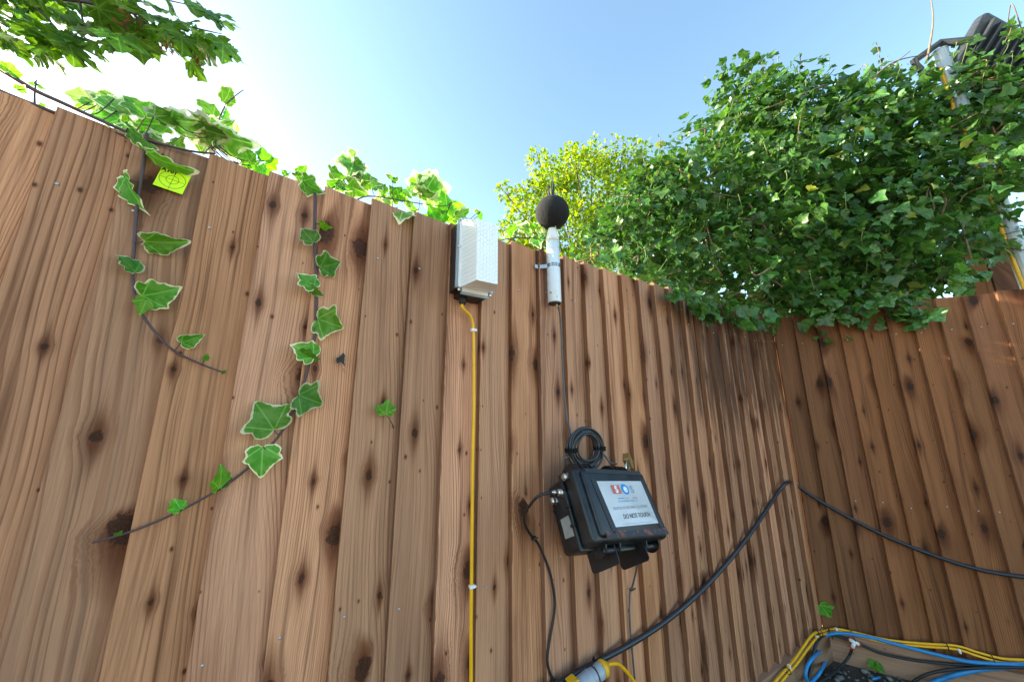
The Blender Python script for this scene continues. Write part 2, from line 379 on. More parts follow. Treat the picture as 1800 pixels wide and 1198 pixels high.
def fence(name, label, edges, org, dirv, mat, nails):
    root = thing(name, label, 'fence', org)
    root.rotation_euler.z = math.atan2(dirv.y, dirv.x)
    for i in range(len(edges)-1):
        x, w = edges[i], edges[i+1]-edges[i]
        last = i == len(edges)-2
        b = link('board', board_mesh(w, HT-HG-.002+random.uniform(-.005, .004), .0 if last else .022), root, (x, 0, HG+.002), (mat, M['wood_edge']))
        for zn in nails:
            if random.random() < .9:
                q = link('nail', NAIL, b); q.location = (random.uniform(.018, .03) if random.random() < .8 else w*.6, -.0225, zn-HG+random.uniform(-.012, .012))
                if q.location.x > .04: q.location.y = -.0125
    g1 = bmesh.new(); rbox(g1, edges[0], edges[-1], -.034, .012, -.03, HG, .002, 1)
    part('gravel_board', g1, M['wood_g'], root)
    if dirv.y < -.1:
        g1 = bmesh.new(); rbox(g1, -.045, .055, .012, .11, -.03, HT-.02, .003, 1); part('corner_post', g1, mat, root)
    for zr in (.35, 1.0, HT-.16):
        g1 = bmesh.new(); rbox(g1, edges[0]+(.06 if dirv.y < -.1 else 0), edges[-1]-(.0 if dirv.y < -.1 else .12), .004, .05, zr-.035, zr+.035, 0); part('rail', g1, mat, root)
    return root
XA = [-.431, -.33, -.218, -.113, -.002, .106, .216, .321, .424, .527, .632, .738, .834, .929, 1.027, 1.128, 1.224, 1.321]
XA = [-.431-.1*k for k in range(9, 0, -1)] + XA + [1.321+(XC-.005-1.321)*k/10 for k in range(1, 11)]
YB = [.005, .097, .191, .281, .373, .462, .553, .644, .732, .833] + [.833+.092*k for k in range(1, 14)]
NR = (HT-.158, HT-.957)
fence('timber_fence', 'long pale brown timber fence carrying the white lamp and black case', XA, Vector((0, 0, 0)), X3, M['wood'], NR)
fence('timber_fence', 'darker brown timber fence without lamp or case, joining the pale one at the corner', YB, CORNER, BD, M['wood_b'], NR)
# ------------------------------------------------------------------ leaf shapes
def outline(kind):
    if kind == 'ivy': h = [(.10, -.09), (.30, -.10), (.47, .03), (.45, .17), (.52, .27), (.62, .44), (.45, .54), (.30, .63), (.16, .82)]
    elif kind == 'ivy2': h = [(.12, -.06), (.30, -.03), (.42, .12), (.38, .24), (.46, .42), (.33, .52), (.24, .66), (.11, .85)]
    elif kind == 'heart': h = [(.14, -.08), (.32, -.02), (.42, .16), (.40, .34), (.30, .52), (.19, .70), (.08, .88)]
    else: h = [(.08, -.06), (.20, -.12), (.36, -.12), (.38, -.02), (.58, .02), (.46, .12), (.44, .22), (.58, .30), (.62, .44), (.80, .58), (.56, .58), (.48, .66), (.36, .56), (.27, .50), (.28, .64), (.36, .70), (.24, .80), (.14, .88)]
    return [(0., 0.)] + h + [(0., 1.)] + [(-x, y) for x, y in reversed(h)]
def leaf_mesh(name, kind, mat, seed, curl=.25, fold=.25, inner=.68):
    rs = random.Random(seed); ol = outline(kind)
    if kind != 'maple':
        n = len(ol); out = []
        for i in range(n):
            a, b, c, d = (np.array(ol[(i+k) % n]) for k in (-1, 0, 1, 2)); tipb = i in (0, n//2)
            out.append(tuple(b)); m = .5*(b+c)+(0 if i in (0, n-1) else .0625)*(b+c-a-d)
            out.append(tuple(m))
        lob = [rs.uniform(.78, 1.18) for _ in range(2)]
        ol = [(x*lob[0 if x > 0 else 1], y) for x, y in out]
    ol = [(x*(1+rs.uniform(-.05, .05)), y+rs.uniform(-.022, .022)) if 0 < i else (x, y) for i, (x, y) in enumerate(ol)]
    cx, cy = 0., .30; n = len(ol); V = []; A = []
    wv = rs.uniform(0, 6); asym = rs.uniform(-.15, .15)
    def zf(x, y, rim): return -curl*((y-.3)**2+x*x*.5) + fold*abs(x)*(1+asym*(1 if x > 0 else -1)) + .045*rim*math.sin(wv+9*math.atan2(y-.3, x))
    for x, y in ol: V.append((x, y, zf(x, y, 1))); A.append((x, y, 1.))
    for x, y in ol:
        a, b = cx+(x-cx)*inner, cy+(y-cy)*inner; V.append((a, b, zf(a, b, .3))); A.append((a, b, inner))
    V.append((cx, cy, zf(cx, cy, 0))); A.append((cx, cy, 0.))
    F = []
    for i in range(n):
        j = (i+1) % n; F.append((i, j, n+j, n+i)); F.append((n+i, n+j, 2*n))
    me = mesh(name, V, F, True); at = me.attributes.new('leafco', 'FLOAT_VECTOR', 'POINT'); at.data.foreach_set('vector', [c for p in A for c in p])
    me.materials.append(mat); return me
LV = {k: [leaf_mesh('leaf', kd, M[m], s*7+i, *cf) for i, kd in enumerate(kinds)] for s, (k, m, kinds, cf) in enumerate((
    ('var', 'ivy_var', ('ivy2', 'ivy', 'ivy', 'ivy2', 'heart', 'ivy'), (.34, .36)), ('cream', 'ivy_cream', ('ivy', 'ivy2', 'ivy', 'heart', 'ivy'), (.32, .36)),
    ('young', 'ivy_young', ('ivy', 'ivy2', 'ivy'), (.2, .25)), ('dark', 'ivy_dark', ('ivy2', 'heart', 'ivy', 'heart'), (.3, .25)),
    ('maple', 'maple', ('maple',)*5, (.28, .16))))}
def leaf_matrix(P, T, N, s):
    T = T.normalized(); X = T.cross(N)
    if X.length < 1e-4: X = T.orthogonal()
    X.normalize(); N = X.cross(T)
    return Matrix.Translation(P) @ Matrix((X*s, T*s, N*s)).transposed().to_4x4()
def put_leaf(root, kind, P, T, N, s, wx=1.):
    m = leaf_matrix(P-Vector(root.location), T, N, s)
    o = link('leaf', random.choice(LV[kind]), root); o.matrix_local = m @ Matrix.Diagonal((wx, 1, 1, 1)); return o
def jit(a): return Vector((random.gauss(0, a), random.gauss(0, a), random.gauss(0, a)))
def vine(name, label, stems, leaves, group=None, rad=.0034, cat='ivy', mat='stem'):
    """stems: point lists; leaves: (kind, base point, tip point, roll degrees[, width])"""
    loc = Vector(stems[0][0]); root = thing(name, label, cat, loc, group); V = []; F = []; allp = []
    for st in stems:
        sp = spline(st, 8); n = len(sp); allp += sp; r0 = rad if st is stems[0] or len(st) > 5 else rad*.45
        tube_data([p-loc for p in sp], [r0*(1-.55*i/n) for i in range(n)], 8, True, V, F)
    for lf in leaves:
        kind, a, b, roll = lf[:4]; T = b-a; s = T.length
        view = (CAM-a).normalized(); N = view-T.normalized()*view.dot(T.normalized()); N.normalize()
        N = Matrix.Rotation(math.radians(roll), 3, T.normalized()) @ N
        q = min(allp, key=lambda p: (p-a).length)
        if (q-a).length > .004:
            mid = (q+a)/2 + Vector((0, -.004, -.25*(q-a).length)); tube_data([p-loc for p in spline([q, mid, a], 5)], [.0010]*11, 5, True, V, F)
        put_leaf(root, kind, a, T, N, s*.93, (lf[4] if len(lf) > 4 else 1.)*1.06)
    link('stem', mesh('stem', V, F, True), root, None, (M[mat],)); return root
def vl(kind, u0, v0, u1, v1, roll=0, o0=.03, o1=.035, wx=1.): return (kind, PA(u0, v0, o0), PA(u1, v1, o1), roll, wx)
s1 = [PA(u, v, o) for u, v, o in ((258, 235, .012), (252, 290, .028), (245, 330, .024), (239, 385, .024), (236, 430, .022), (233, 480, .022), (240, 530, .024), (262, 570, .022), (300, 612, .022), (345, 636, .022), (394, 655, .021))]
vine('ivy_vine', 'short hanging ivy strand with purple stem curling right beside the yellow sticker', [s1], [
    vl('var', 256, 268, 352, 314, 62), vl('var', 218, 310, 254, 382, 55, wx=.8), vl('var', 252, 424, 342, 430, 35, wx=.85), vl('var', 238, 478, 205, 440, 45, wx=.9),
    vl('var', 250, 520, 326, 506, 15), vl('young', 258, 525, 246, 556, -20), vl('var', 318, 602, 364, 588, 20, wx=1.1), vl('young', 358, 632, 366, 620, 30), vl('young', 390, 654, 399, 650, 30)])
s2 = [PA(u, v, o) for u, v, o in ((552, 325, .012), (554, 350, .026), (553, 420, .022), (556, 500, .022), (554, 580, .023), (547, 620, .024), (535, 670, .024), (515, 722, .024), (488, 768, .024), (440, 818, .024), (390, 856, .024), (310, 900, .025), (232, 933, .027), (162, 953, .03))]
vine('ivy_vine', 'long hanging ivy strand with variegated leaves sweeping down and left to a bare tip', [s2], [
    vl('var', 532, 318, 572, 344, 35), vl('var', 551, 426, 527, 396, 20, wx=1.1), vl('young', 562, 394, 586, 402, 50), vl('var', 563, 470, 604, 460, 15, wx=1.1),
    vl('var', 552, 505, 522, 474, 40), vl('var', 546, 503, 572, 525, 40), vl('var', 558, 560, 608, 578, 10, wx=1.1), vl('var', 552, 628, 508, 600, 25), vl('young', 528, 622, 565, 634, 40),
    vl('var', 525, 694, 572, 712, 0, wx=1.15), vl('var', 482, 755, 446, 700, 12, wx=1.0), vl('var', 462, 784, 458, 846, 5, wx=1.15), vl('young', 386, 858, 392, 812, 50), vl('young', 310, 894, 298, 880, 30, wx=1.2), vl('young', 318, 895, 306, 874, 20), vl('young', 205, 940, 216, 932, 30)], rad=.0038)
def single_leaf(label, u0, v0, u1, v1, stemto, plane, kind='young'):
    a, b = plane(u0, v0, .03), plane(u1, v1, .035)
    vine('ivy_sprig', label, [[plane(*stemto, .006), plane((u0+stemto[0])/2+2, (v0+stemto[1])/2, .028), a]], [(kind, a, b, 10, 1.15)], rad=.0014)
single_leaf('single green ivy leaf poking out between pale boards below the splintered knot', 678, 728, 684, 699, (692, 752), PA)
single_leaf('single green ivy leaf growing from the foot of the fence corner', 1441, 1062, 1463, 1088, (1438, 1082), PB)
def scatter(kinds, n, u0, u1, v0, v1, o0, o1, size, updir=(0, 0, 1), sp=.7):
    out = []
    for i in range(n):
        a = PA(random.uniform(u0, u1), random.uniform(v0, v1), random.uniform(o0, o1))
        T = (Vector(updir)+Vector((random.gauss(0, sp), random.gauss(-.25, sp*.6), random.gauss(0, sp*.7)))).normalized()
        out.append((random.choice(kinds), a, a+T*size*random.uniform(.6, 1.25), random.uniform(-50, 50), random.uniform(.9, 1.2)))
    return out
r1 = [PA(u, v, .02) for u, v in ((-60, 95), (0, 122), (60, 158), (110, 181), (180, 213), (250, 243), (310, 260), (345, 267), (378, 270))]
r2 = [PA(u, v, .01) for u, v in ((-60, 130), (0, 160), (60, 184), (130, 210), (240, 246), (300, 268))]
sh = [PA(u, v, .0) for u, v in ((372, 262), (380, 225), (395, 188), (412, 170), (428, 158))]
up1 = [PA(u, v, .01) for u, v in ((61, 190), (61, 165), (64, 140))]
big = [vl('var', 256, 205, 213, 158, 40, .0, .01), vl('cream', 270, 205, 335, 200, 40, .0, .02), vl('cream', 300, 210, 372, 222, 35, .0, .02), vl('cream', 345, 222, 408, 246, 30, .0, .02), vl('cream', 372, 232, 462, 262, 35, .0, .02, .8),
       vl('cream', 350, 232, 432, 214, 50, -.02, .0), vl('var', 374, 205, 341, 162, 40, .0, .0, .7), vl('var', 393, 180, 412, 148, 25, 0, 0, .8), vl('var', 392, 212, 404, 180, 60, 0, 0), vl('var', 298, 222, 226, 210, 40, -.02, 0),
       vl('cream', 205, 195, 168, 152, 30, 0, .01), vl('cream', 160, 178, 94, 152, 40, 0, .01), vl('cream', 170, 185, 118, 190, 40, 0, .01), vl('var', 210, 210, 148, 198, 45, 0, .01), vl('cream', 205, 170, 182, 212, 20, 0, .0), vl('var', 66, 186, 82, 200, 10, 0, 0, 1.2), vl('var', 64, 150, 44, 142, 40, 0, 0), vl('var', 66, 150, 82, 158, 40, 0, 0), vl('var', 30, 158, 46, 150, 30), vl('var', 14, 128, 22, 106, 20),
       vl('var', 225, 225, 275, 268, 50, .03, .04, .7)]
big += scatter(['var', 'cream', 'young'], 22, 210, 430, 232, 268, -.05, .0, .035) + scatter(['young', 'var'], 8, 410, 470, 275, 300, -.05, .0, .035)
vine('ivy_vine', 'thick ivy runner with cream-edged leaves arching over the fence top above the yellow sticker', [r1, r2, sh, up1], big, rad=.0042)
rA = [PA(u, v, .0) for u, v in ((440, 300), (480, 312), (495, 311), (512, 302))]
vine('ivy_vine', 'thin ivy twig with small leaves at the fence top between the two hanging strands', [rA], [vl('young', 460, 305, 466, 285, 20, -.01, 0), vl('young', 500, 308, 503, 297, 20, 0, 0), vl('young', 455, 306, 440, 288, 30, -.02, 0), vl('young', 468, 308, 478, 296, 10, -.03, -.02)], rad=.0016)
rB = [PA(u, v, -.01) for u, v in ((560, 348), (585, 330), (608, 312), (622, 290), (622, 268))]
rB2 = [PA(u, v, .004) for u, v in ((625, 352), (645, 345), (680, 348), (740, 358), (780, 362), (800, 354))]
cl = [vl('var', 580, 300, 612, 316, 45, -.01, 0), vl('var', 575, 322, 608, 318, 45, 0, 0), vl('cream', 620, 285, 580, 280, 30, -.01, 0), vl('cream', 622, 282, 650, 300, 30, -.01, 0), vl('cream', 622, 275, 612, 255, 40, -.01, 0), vl('cream', 622, 285, 612, 312, 10, -.01, .01), vl('var', 640, 330, 655, 318, 20, -.02, 0), vl('var', 610, 325, 650, 345, 20, -.02, .01), vl('var', 522, 305, 545, 290, 35, -.02, -.01), vl('var', 520, 312, 552, 312, 50, -.02, 0),
      vl('cream', 735, 335, 728, 293, 15, -.02, 0), vl('cream', 745, 340, 800, 330, 20, -.02, 0, 1.1), vl('cream', 750, 345, 762, 290, 20, -.02, 0), vl('cream', 735, 338, 770, 345, 30, -.02, .01), vl('var', 690, 315, 704, 316, 50, 0, 0), vl('var', 690, 315, 675, 303, 50, 0, 0), vl('cream', 708, 372, 700, 390, 20, .01, .03, 1.3), vl('young', 715, 330, 722, 348, 20, -.02, 0, 1.2), vl('var', 680, 340, 660, 325, 30, -.02, 0), vl('cream', 688, 360, 668, 348, 30, -.02, 0)]
cl += scatter(['var', 'young', 'var'], 14, 595, 655, 310, 350, -.06, -.01, .035) + scatter(['cream', 'var', 'young'], 16, 660, 790, 345, 378, -.06, -.01, .032)
vine('ivy_vine', 'bushy cluster of variegated ivy on the fence top left of the lamp', [rB, rB2, [PA(690, 365, 0), PA(690, 340, -.005), PA(690, 316, 0)], [PA(735, 385, -.02), PA(738, 350, -.02), PA(742, 320, -.02)]], cl, rad=.002)
vine('ivy_sprig', 'broad plain green ivy leaves rising just behind the lamp', [[PA(780, 420, -.03), PA(778, 395, -.03), PA(790, 385, -.03)]], [vl('young', 770, 395, 752, 358, 10, -.03, -.02, 1.3), vl('young', 790, 392, 822, 356, 15, -.03, -.02, 1.3), vl('cream', 800, 380, 832, 368, 40, -.02, -.01), vl('young', 765, 400, 735, 375, 20, -.04, -.03, 1.2), vl('cream', 838, 375, 838, 365, 20, -.03, -.03, 1.4), vl('young', 840, 380, 850, 372, 20, -.03, -.03)], rad=.0022)
rC = [PA(u, v, .0) for u, v in ((868, 425), (900, 418), (940, 418), (962, 412))]
cc = [vl('var', 890, 405, 915, 398, 50, -.01, 0), vl('cream', 960, 408, 985, 388, 20, .02, .05, 1.1), vl('cream', 962, 402, 972, 428, 20, .02, .05), vl('cream', 945, 405, 955, 385, 30, 0, .02), vl('cream', 935, 405, 905, 395, 35, 0, 0), vl('var', 945, 415, 948, 436, 20, .0, .02)]
cc += scatter(['cream', 'var', 'young'], 13, 885, 965, 400, 424, -.03, .01, .026)
vine('ivy_vine', 'light ivy sprig reaching from the lamp to the foot of the black foam ball', [rC, [PA(888, 418, 0), PA(888, 400, 0)]], cc, rad=.0017)
# ------------------------------------------------------------------ splintered knot in a board
def knot_hole():
    c = PA(600, 632, .0166); root = min((o for o in bpy.data.objects if o.name.startswith('board') and o.parent.location.x == 0), key=lambda o: abs(o.location.x+.05-c.x)); L = Vector(root.location)
    V = []; F = []; rk = random.Random(2)
    for du, dv, r in ((0, 0, 7), (-6, 2, 5), (3, 9, 5), (4, -7, 4), (1, -3, 6)):
        b = len(V)
        for i in range(9): a = 2*math.pi*i/9; q = r*rk.uniform(.55, 1.15); V.append(PA(600+du+q*math.cos(a)*.75, 632+dv+q*math.sin(a)*1.2, .0166)-L)
        F.append(tuple(range(b, b+9)))
    V = [v+Vector((0, -.0006*(k//9), 0)) for k, v in enumerate(V)]
    o = link('knot_hole', mesh('knot_hole', V, F), root, None, (M['ink'],))
    V, F = tube_data([PA(602, 640, .018)-L, PA(604, 648, .026)-L, PA(608, 655, .022)-L], [.002, .0022, .0006], 5); link('splinter', mesh('splinter', V, F), root, None, (M['wood'],))
knot_hole()
# ------------------------------------------------------------------ survey target sticker
def text_mesh(s, size, mat, parent, loc, ex=Vector((1, 0, 0)), ez=Vector((0, 0, 1)), name='lettering', align='CENTER', shear=0., stretch=1., bold=0.):
    cu = bpy.data.curves.new('txt', 'FONT'); cu.body = s; cu.size = size; cu.align_x = align; cu.extrude = .00012; cu.resolution_u = 3; cu.shear = shear; cu.offset = bold
    ob = bpy.data.objects.new('txt', cu); COL.objects.link(ob); bpy.context.view_layer.update()
    me = bpy.data.meshes.new_from_object(ob.evaluated_get(bpy.context.evaluated_depsgraph_get())); bpy.data.objects.remove(ob)
    me.materials.clear(); me.materials.append(mat)
    o = link(name, me, parent); n = ex.cross(ez)
    o.matrix_local = Matrix.Translation(loc) @ Matrix((ex*stretch, ez, n)).transposed().to_4x4(); return o
def ring(bm, c, ex, ez, r0, r1, n=36, d=0., ys=1.):
    nn = ex.cross(ez)*d; a = [bm.verts.new(c+(ex*math.cos(2*math.pi*i/n)+ez*ys*math.sin(2*math.pi*i/n))*r1+nn) for i in range(n)]
    if r0 <= 0: bm.faces.new(a); return
    b = [bm.verts.new(c+(ex*math.cos(2*math.pi*i/n)+ez*ys*math.sin(2*math.pi*i/n))*r0+nn) for i in range(n)]
    for i in range(n): bm.faces.new((a[i], a[(i+1) % n], b[(i+1) % n], b[i]))
def sticker():
    tl, tr, br, bl = (PA(u, v, .0165) for u, v in ((282, 289), (333.5, 308), (324, 344), (272.5, 325)))
    c = (tl+tr+br+bl)/4; ex = ((tr-tl)+(br-bl)).normalized(); ez = (ex.cross(Y3))*-1; ez.normalize()
    n = Vector((-.05, -1, 0)).normalized(); ex = (ex-n*ex.dot(n)).normalized(); ez = ex.cross(n)*-1
    if ez.z < 0: ez = -ez
    w, h = (tr-tl).length/2, (tl-bl).length/2
    root = thing('survey_target', 'small fluorescent yellow survey target sticker with black circles on the fence', 'sticker', c)
    bm = bmesh.new(); rbox(bm, -w, w, -.0006, .0002, -h, h, 0)
    o = part('card', bm, M['target'], root); Rm = Matrix((ex, -n, ez)).transposed().to_4x4(); o.matrix_local = Rm
    bm = bmesh.new(); nn = Vector((0, -.0009, 0)); xx, zz = Vector((1, 0, 0)), Vector((0, 0, 1))
    for r in (h*.42, h*.86): ring(bm, nn, xx, zz, r-.00035, r+.00035, ys=.92)
    for a, b in ((Vector((w*.8, 0, .0003)), Vector((-w*.8, 0, -.0003))), (Vector((.0003, 0, h*.95)), Vector((-.0003, 0, -h*.95)))):
        bm.faces.new([bm.verts.new(nn+Vector(p)) for p in ((a.x, 0, a.z), (b.x, 0, a.z), (b.x, 0, b.z), (a.x, 0, b.z))])
    part('printed_circles', bm, M['ink'], root).matrix_local = Rm
    t = text_mesh('AT01', h*.46, M['ink'], root, Rm @ Vector((-w*.42, -.0011, h*.56)), ex, ez, 'handwriting', bold=.0004)
sticker()
# ------------------------------------------------------------------ bulkhead lamp
def bulkhead():
    x0, x1, z0, z1 = .322, .434, 1.434, 1.660; o1 = .078
    c = Vector(((x0+x1)/2, 0, (z0+z1)/2)); root = thing('bulkhead_lamp', 'rectangular bulkhead lamp with black base and ribbed clear cover on the fence', 'lamp', (c.x, -.02, z0))
    L = Vector(root.location)
    def bx(name, a, mat, r, seg=4, smooth=True, axis_only=True):
        bm = bmesh.new(); bmesh.ops.create_cube(bm, size=1)
        for v in bm.verts: v.co = Vector((a[0]+(v.co.x+.5)*(a[1]-a[0]), a[2]+(v.co.y+.5)*(a[3]-a[2]), a[4]+(v.co.z+.5)*(a[5]-a[4])))-L
        es = [e for e in bm.edges if abs((e.verts[0].co-e.verts[1].co).normalized().y) > .9]
        bmesh.ops.bevel(bm, geom=es, offset=r, segments=seg, affect='EDGES')
        return part(name, bm, mat, root)
    b = bx('base', (x0+.003, x1-.003, -o1+.004, -.012, z0+.003, z1-.003), M['black_plastic'], .014)
    bx('cover_rim', (x0, x1, -o1-.003, -o1+.004, z0, z1), M['clear'], .016)
    bx('reflector_tray', (x0+.006, x1-.006, -o1-.0055, -o1-.0034, z0+.006, z1-.006), M['white_plastic'], .012)
    lx0, lx1, lz0, lz1 = x0+.010, x1-.010, z0+.016, z1-.010; f = -.152
    fx0, fx1, fz0, fz1 = x0+.026, x1-.025, z0+.016, z1-.042
    Bk = [Vector((lx0, -o1-.004, lz0)), Vector((lx1, -o1-.004, lz0)), Vector((lx1, -o1-.004, lz1)), Vector((lx0, -o1-.004, lz1))]
    Fr = [Vector((fx0, f, fz0)), Vector((fx1, f, fz0)), Vector((fx1, f, fz1)), Vector((fx0, f, fz1))]
    V = [v-L for v in Bk+Fr]
    sides = mesh('ribbed_cover_sides', V, [(0, 1, 5, 4), (1, 2, 6, 5), (2, 3, 7, 6), (3, 0, 4, 7)]); link('cover_sides', sides, root, None, (M['lens_rib'],))
    link('cover_front', mesh('cover_front', V, [(4, 5, 6, 7)]), root, None, (M['lens_brick'],))
    # moulded ribs on the left slope and the bottom, brick prisms on the front
    def onL(t, z): # left slope
        a = Bk[0].lerp(Bk[3], z); b_ = Fr[0].lerp(Fr[3], z); return a.lerp(b_, t)
    bm = bmesh.new()
    for i in range(46):
        q = .06+.9*i/46; cyl(bm, onL(.06, q)-L, onL(.95, q)-L, .0006, seg=5)
    for i in range(13):
        q = .12+.76*i/12; a = Bk[0].lerp(Bk[1], q).lerp(Fr[0].lerp(Fr[1], q), .25); b_ = Fr[0].lerp(Fr[1], q); cyl(bm, a-L, b_-L, .0009, seg=5)
    part('cover_ribs', bm, M['lens_brick'], root)
    bm = bmesh.new(); rows, cols = 14, 7
    for i in range(cols):
        for j in range(rows):
            off = .5 if i % 2 else 0
            za, zb = (j+off)/rows, min((j+off+.93)/rows, 1.)
            if za >= .99: continue
            p = Fr[0].lerp(Fr[1], (i+.06)/cols).lerp(Fr[3].lerp(Fr[2], (i+.06)/cols), za)-L; q = Fr[0].lerp(Fr[1], (i+.94)/cols).lerp(Fr[3].lerp(Fr[2], (i+.94)/cols), zb)-L
            rbox(bm, p.x, q.x, f-.0007-L.y, f+.0005-L.y, p.z, q.z, .0007, 1)
    part('cover_prisms', bm, M['lens_brick'], root)
    for sx, sz in ((x0+.009, z0+.010), (x1-.011, z0+.010), (x0+.009, z1-.010), (x1-.011, z1-.010), (x0+.007, (z0+z1)/2+.02)):
        bm = bmesh.new(); p = Vector((sx, -o1-.003, sz))-L; lathe(bm, p, (0, -1, 0), [(0, .0045), (.003, .0045), (.0042, .003), (.0042, 0)], 12); part('screw', bm, M['chrome'], root, True)
    bm = bmesh.new(); lathe(bm, Vector((x0+.003, -.026, (z0+z1)/2))-L, (-1, 0, 0), [(0, .010), (.0012, .010), (.0012, .008), (.0004, .0075), (.0004, 0)], 20); part('knockout', bm, M['black_plastic'], root)
    gx, gy = .358, -.045
    bm = bmesh.new(); lathe(bm, Vector((gx, gy, z0+.004))-L, (0, 0, -1), [(0, .0115), (.006, .0115), (.006, .0105), (.015, .0105), (.021, .0075), (.021, .005)], 10); part('cable_gland', bm, M['black_plastic'], root)
    return Vector((gx, gy, z0-.014))
GL = bulkhead()
yc = [GL+Vector((0, 0, .004)), GL-Vector((0, 0, .012)), PA(827, 556, .026), PA(832, 578, .022), PA(833, 640, .022), PA(833, 720, .022), PA(831, 800, .022), PA(830, 900, .022), PA(829, 1000, .022), PA(828, 1100, .022), PA(828, 1200, .022), PA(827, 1300, .022), Vector((.447, -.026, .30))]
root = thing('lamp_cable', 'single upright yellow cable clipped to the fence running down from the lamp', 'cable', GL)
tube('sheath', spline(yc, 6), .0045, M['yellow'], root)
def clip(root, p, n, ax):
    bm = bmesh.new(); L = Vector(root.location); n = n.normalized(); ax = ax.normalized(); s = n.cross(ax); m = Matrix((s, n, ax)).transposed().to_4x4(); m.translation = p-L
    rbox(bm, -.0075, .0062, -.006, .0062, -.004, .004, .0018, 2, m); cyl(bm, p-L-s*.0075-n*.004, p-L-s*.0075+n*.006, .003, seg=8); part('clip', bm, M['white_plastic'], root)
for u, v in ((831.5, 580), (829, 1030)): clip(root, PA(u, v, .022), -Y3, Z3)
# ------------------------------------------------------------------ microphone
def microphone():
    y = -.052; O = .052
    pb, pt = PA(978.5, 532, O), PA(972, 425, O); px = (pb.x+pt.x)/2; top = PA(972, 398, O); ball = PA(971, 374, O+.002)
    root = thing('outdoor_microphone', 'outdoor microphone with black foam ball on a white tube strapped to the fence', 'microphone', (px, y, pb.z)); L = Vector(root.location)
    def lat(name, prof, mat, smooth=True, seg=28, base=None):
        bm = bmesh.new(); lathe(bm, (base or Vector((px, y, 0)))-Vector((0, 0, 0))-L if base else Vector((0, 0, -pb.z)), (0, 0, 1), prof, seg); o = part(name, bm, mat, root, smooth); return o
    R = .0215
    zb, zt = pb.z, pt.z
    bm = bmesh.new(); lathe(bm, (0, 0, 0), (0, 0, 1), [(0, R-.003), (.0, R), (.004, R+.0006), (zt-zb, R), (zt-zb, R-.0005), (zt-zb+.001, R-.0005), (zt-zb+.001, R), (zt-zb+.020, R-.0005), (top.z-zb, .0125), (top.z-zb+.012, .0115)], 32); t = part('tube', bm, M['tube_white'], root); 
    for p in t.data.polygons: p.use_smooth = abs(p.normal.z) < .6
    bm = bmesh.new(); lathe(bm, (0, 0, -.004), (0, 0, 1), [(0, R-.006), (0, R-.002), (.006, R-.001)], 24); part('end_cap', bm, M['rubber'], root)
    for a in (-1.15, -.2):
        bm = bmesh.new(); d = Vector((math.sin(a), -math.cos(a), 0)); lathe(bm, d*R+Vector((0, 0, .016 if a > -1 else .03)), d, [(0, .0038), (.0016, .0038), (.0024, .002), (.0024, 0)], 12); part('screw', bm, M['chrome'], root)
    bm = bmesh.new(); lathe(bm, (.004, -.004, -.016), (0, 0, 1), [(0, .003), (.004, .0045), (.013, .0045)], 12); part('socket', bm, M['brass'], root)
    # foam ball
    bm = bmesh.new(); bmesh.ops.create_icosphere(bm, subdivisions=5, radius=.0565)
    rs = np.random.default_rng(3)
    for v in bm.verts:
        n = v.co.normalized(); v.co = v.co*(1+.006*math.sin(9*n.x+4*n.z)*math.cos(7*n.y)+rs.normal(0, .004)) + (ball-L)
    part('foam_ball', bm, M['foam'], root, True)
    for a, h in ((0, .138), (2.1, .112), (4.2, .106)):
        p = ball-L+Vector((math.cos(a)*.007, math.sin(a)*.007, .05)); bm = bmesh.new(); cyl(bm, p, p+Vector((math.cos(a)*.003-.004, math.sin(a)*.003, h-.05)), .0048, .0012, 8); part('bird_spike', bm, M['rubber'], root)
    # perforated strap
    zs = PA(974, 467, O).z-zb; bm = bmesh.new(); w = .0065
    pts = [Vector((-.052, .034, zs+.004)), Vector((-.040, .031, zs+.002)), Vector((-.028, .014, zs))] + [Vector((-R*1.03*math.cos(a), -R*1.03*math.sin(a), zs)) for a in [math.pi*k/12-.25 for k in range(14)]] + [Vector((.026, .018, zs-.003)), Vector((.034, .033, zs-.006)), Vector((.044, .034, zs-.008))]
    rows = [[bm.verts.new(p+Vector((0, 0, s*w))) for s in (1, -1)] for p in pts]
    for a, b in zip(rows, rows[1:]): bm.faces.new((a[0], a[1], b[1], b[0]))
    bmesh.ops.solidify(bm, geom=bm.faces[:], thickness=.0010)
    part('strap', bm, M['zinc'], root)
    for p in [pts[i] for i in (0, 1, 5, 7, 9, 11, 13, len(pts)-1)]:
        n = Vector((p.x, p.y, 0)).normalized() if abs(p.y) < .03 else Vector((0, -1, 0))
        for s in (.5, -.5):
            bm = bmesh.new(); lathe(bm, p+Vector((0, 0, s*w))+n*.0012, n, [(0, .0015), (.0004, .0015), (.0004, 0)], 8); part('strap_hole', bm, M['ink'], root)
    cab = [Vector((px+.012, y, zb+.002)), PA(984, 552, .04), PA(986.5, 580, .03), PA(988.5, 630, .026), PA(992, 690, .026), PA(997, 738, .03), PA(1001, 752, .05), PA(1003, 775, .07), PA(1006, 790, .078)]
    tube('lead', spline(cab, 8), .0028, M['grey_cable'], root)
microphone()
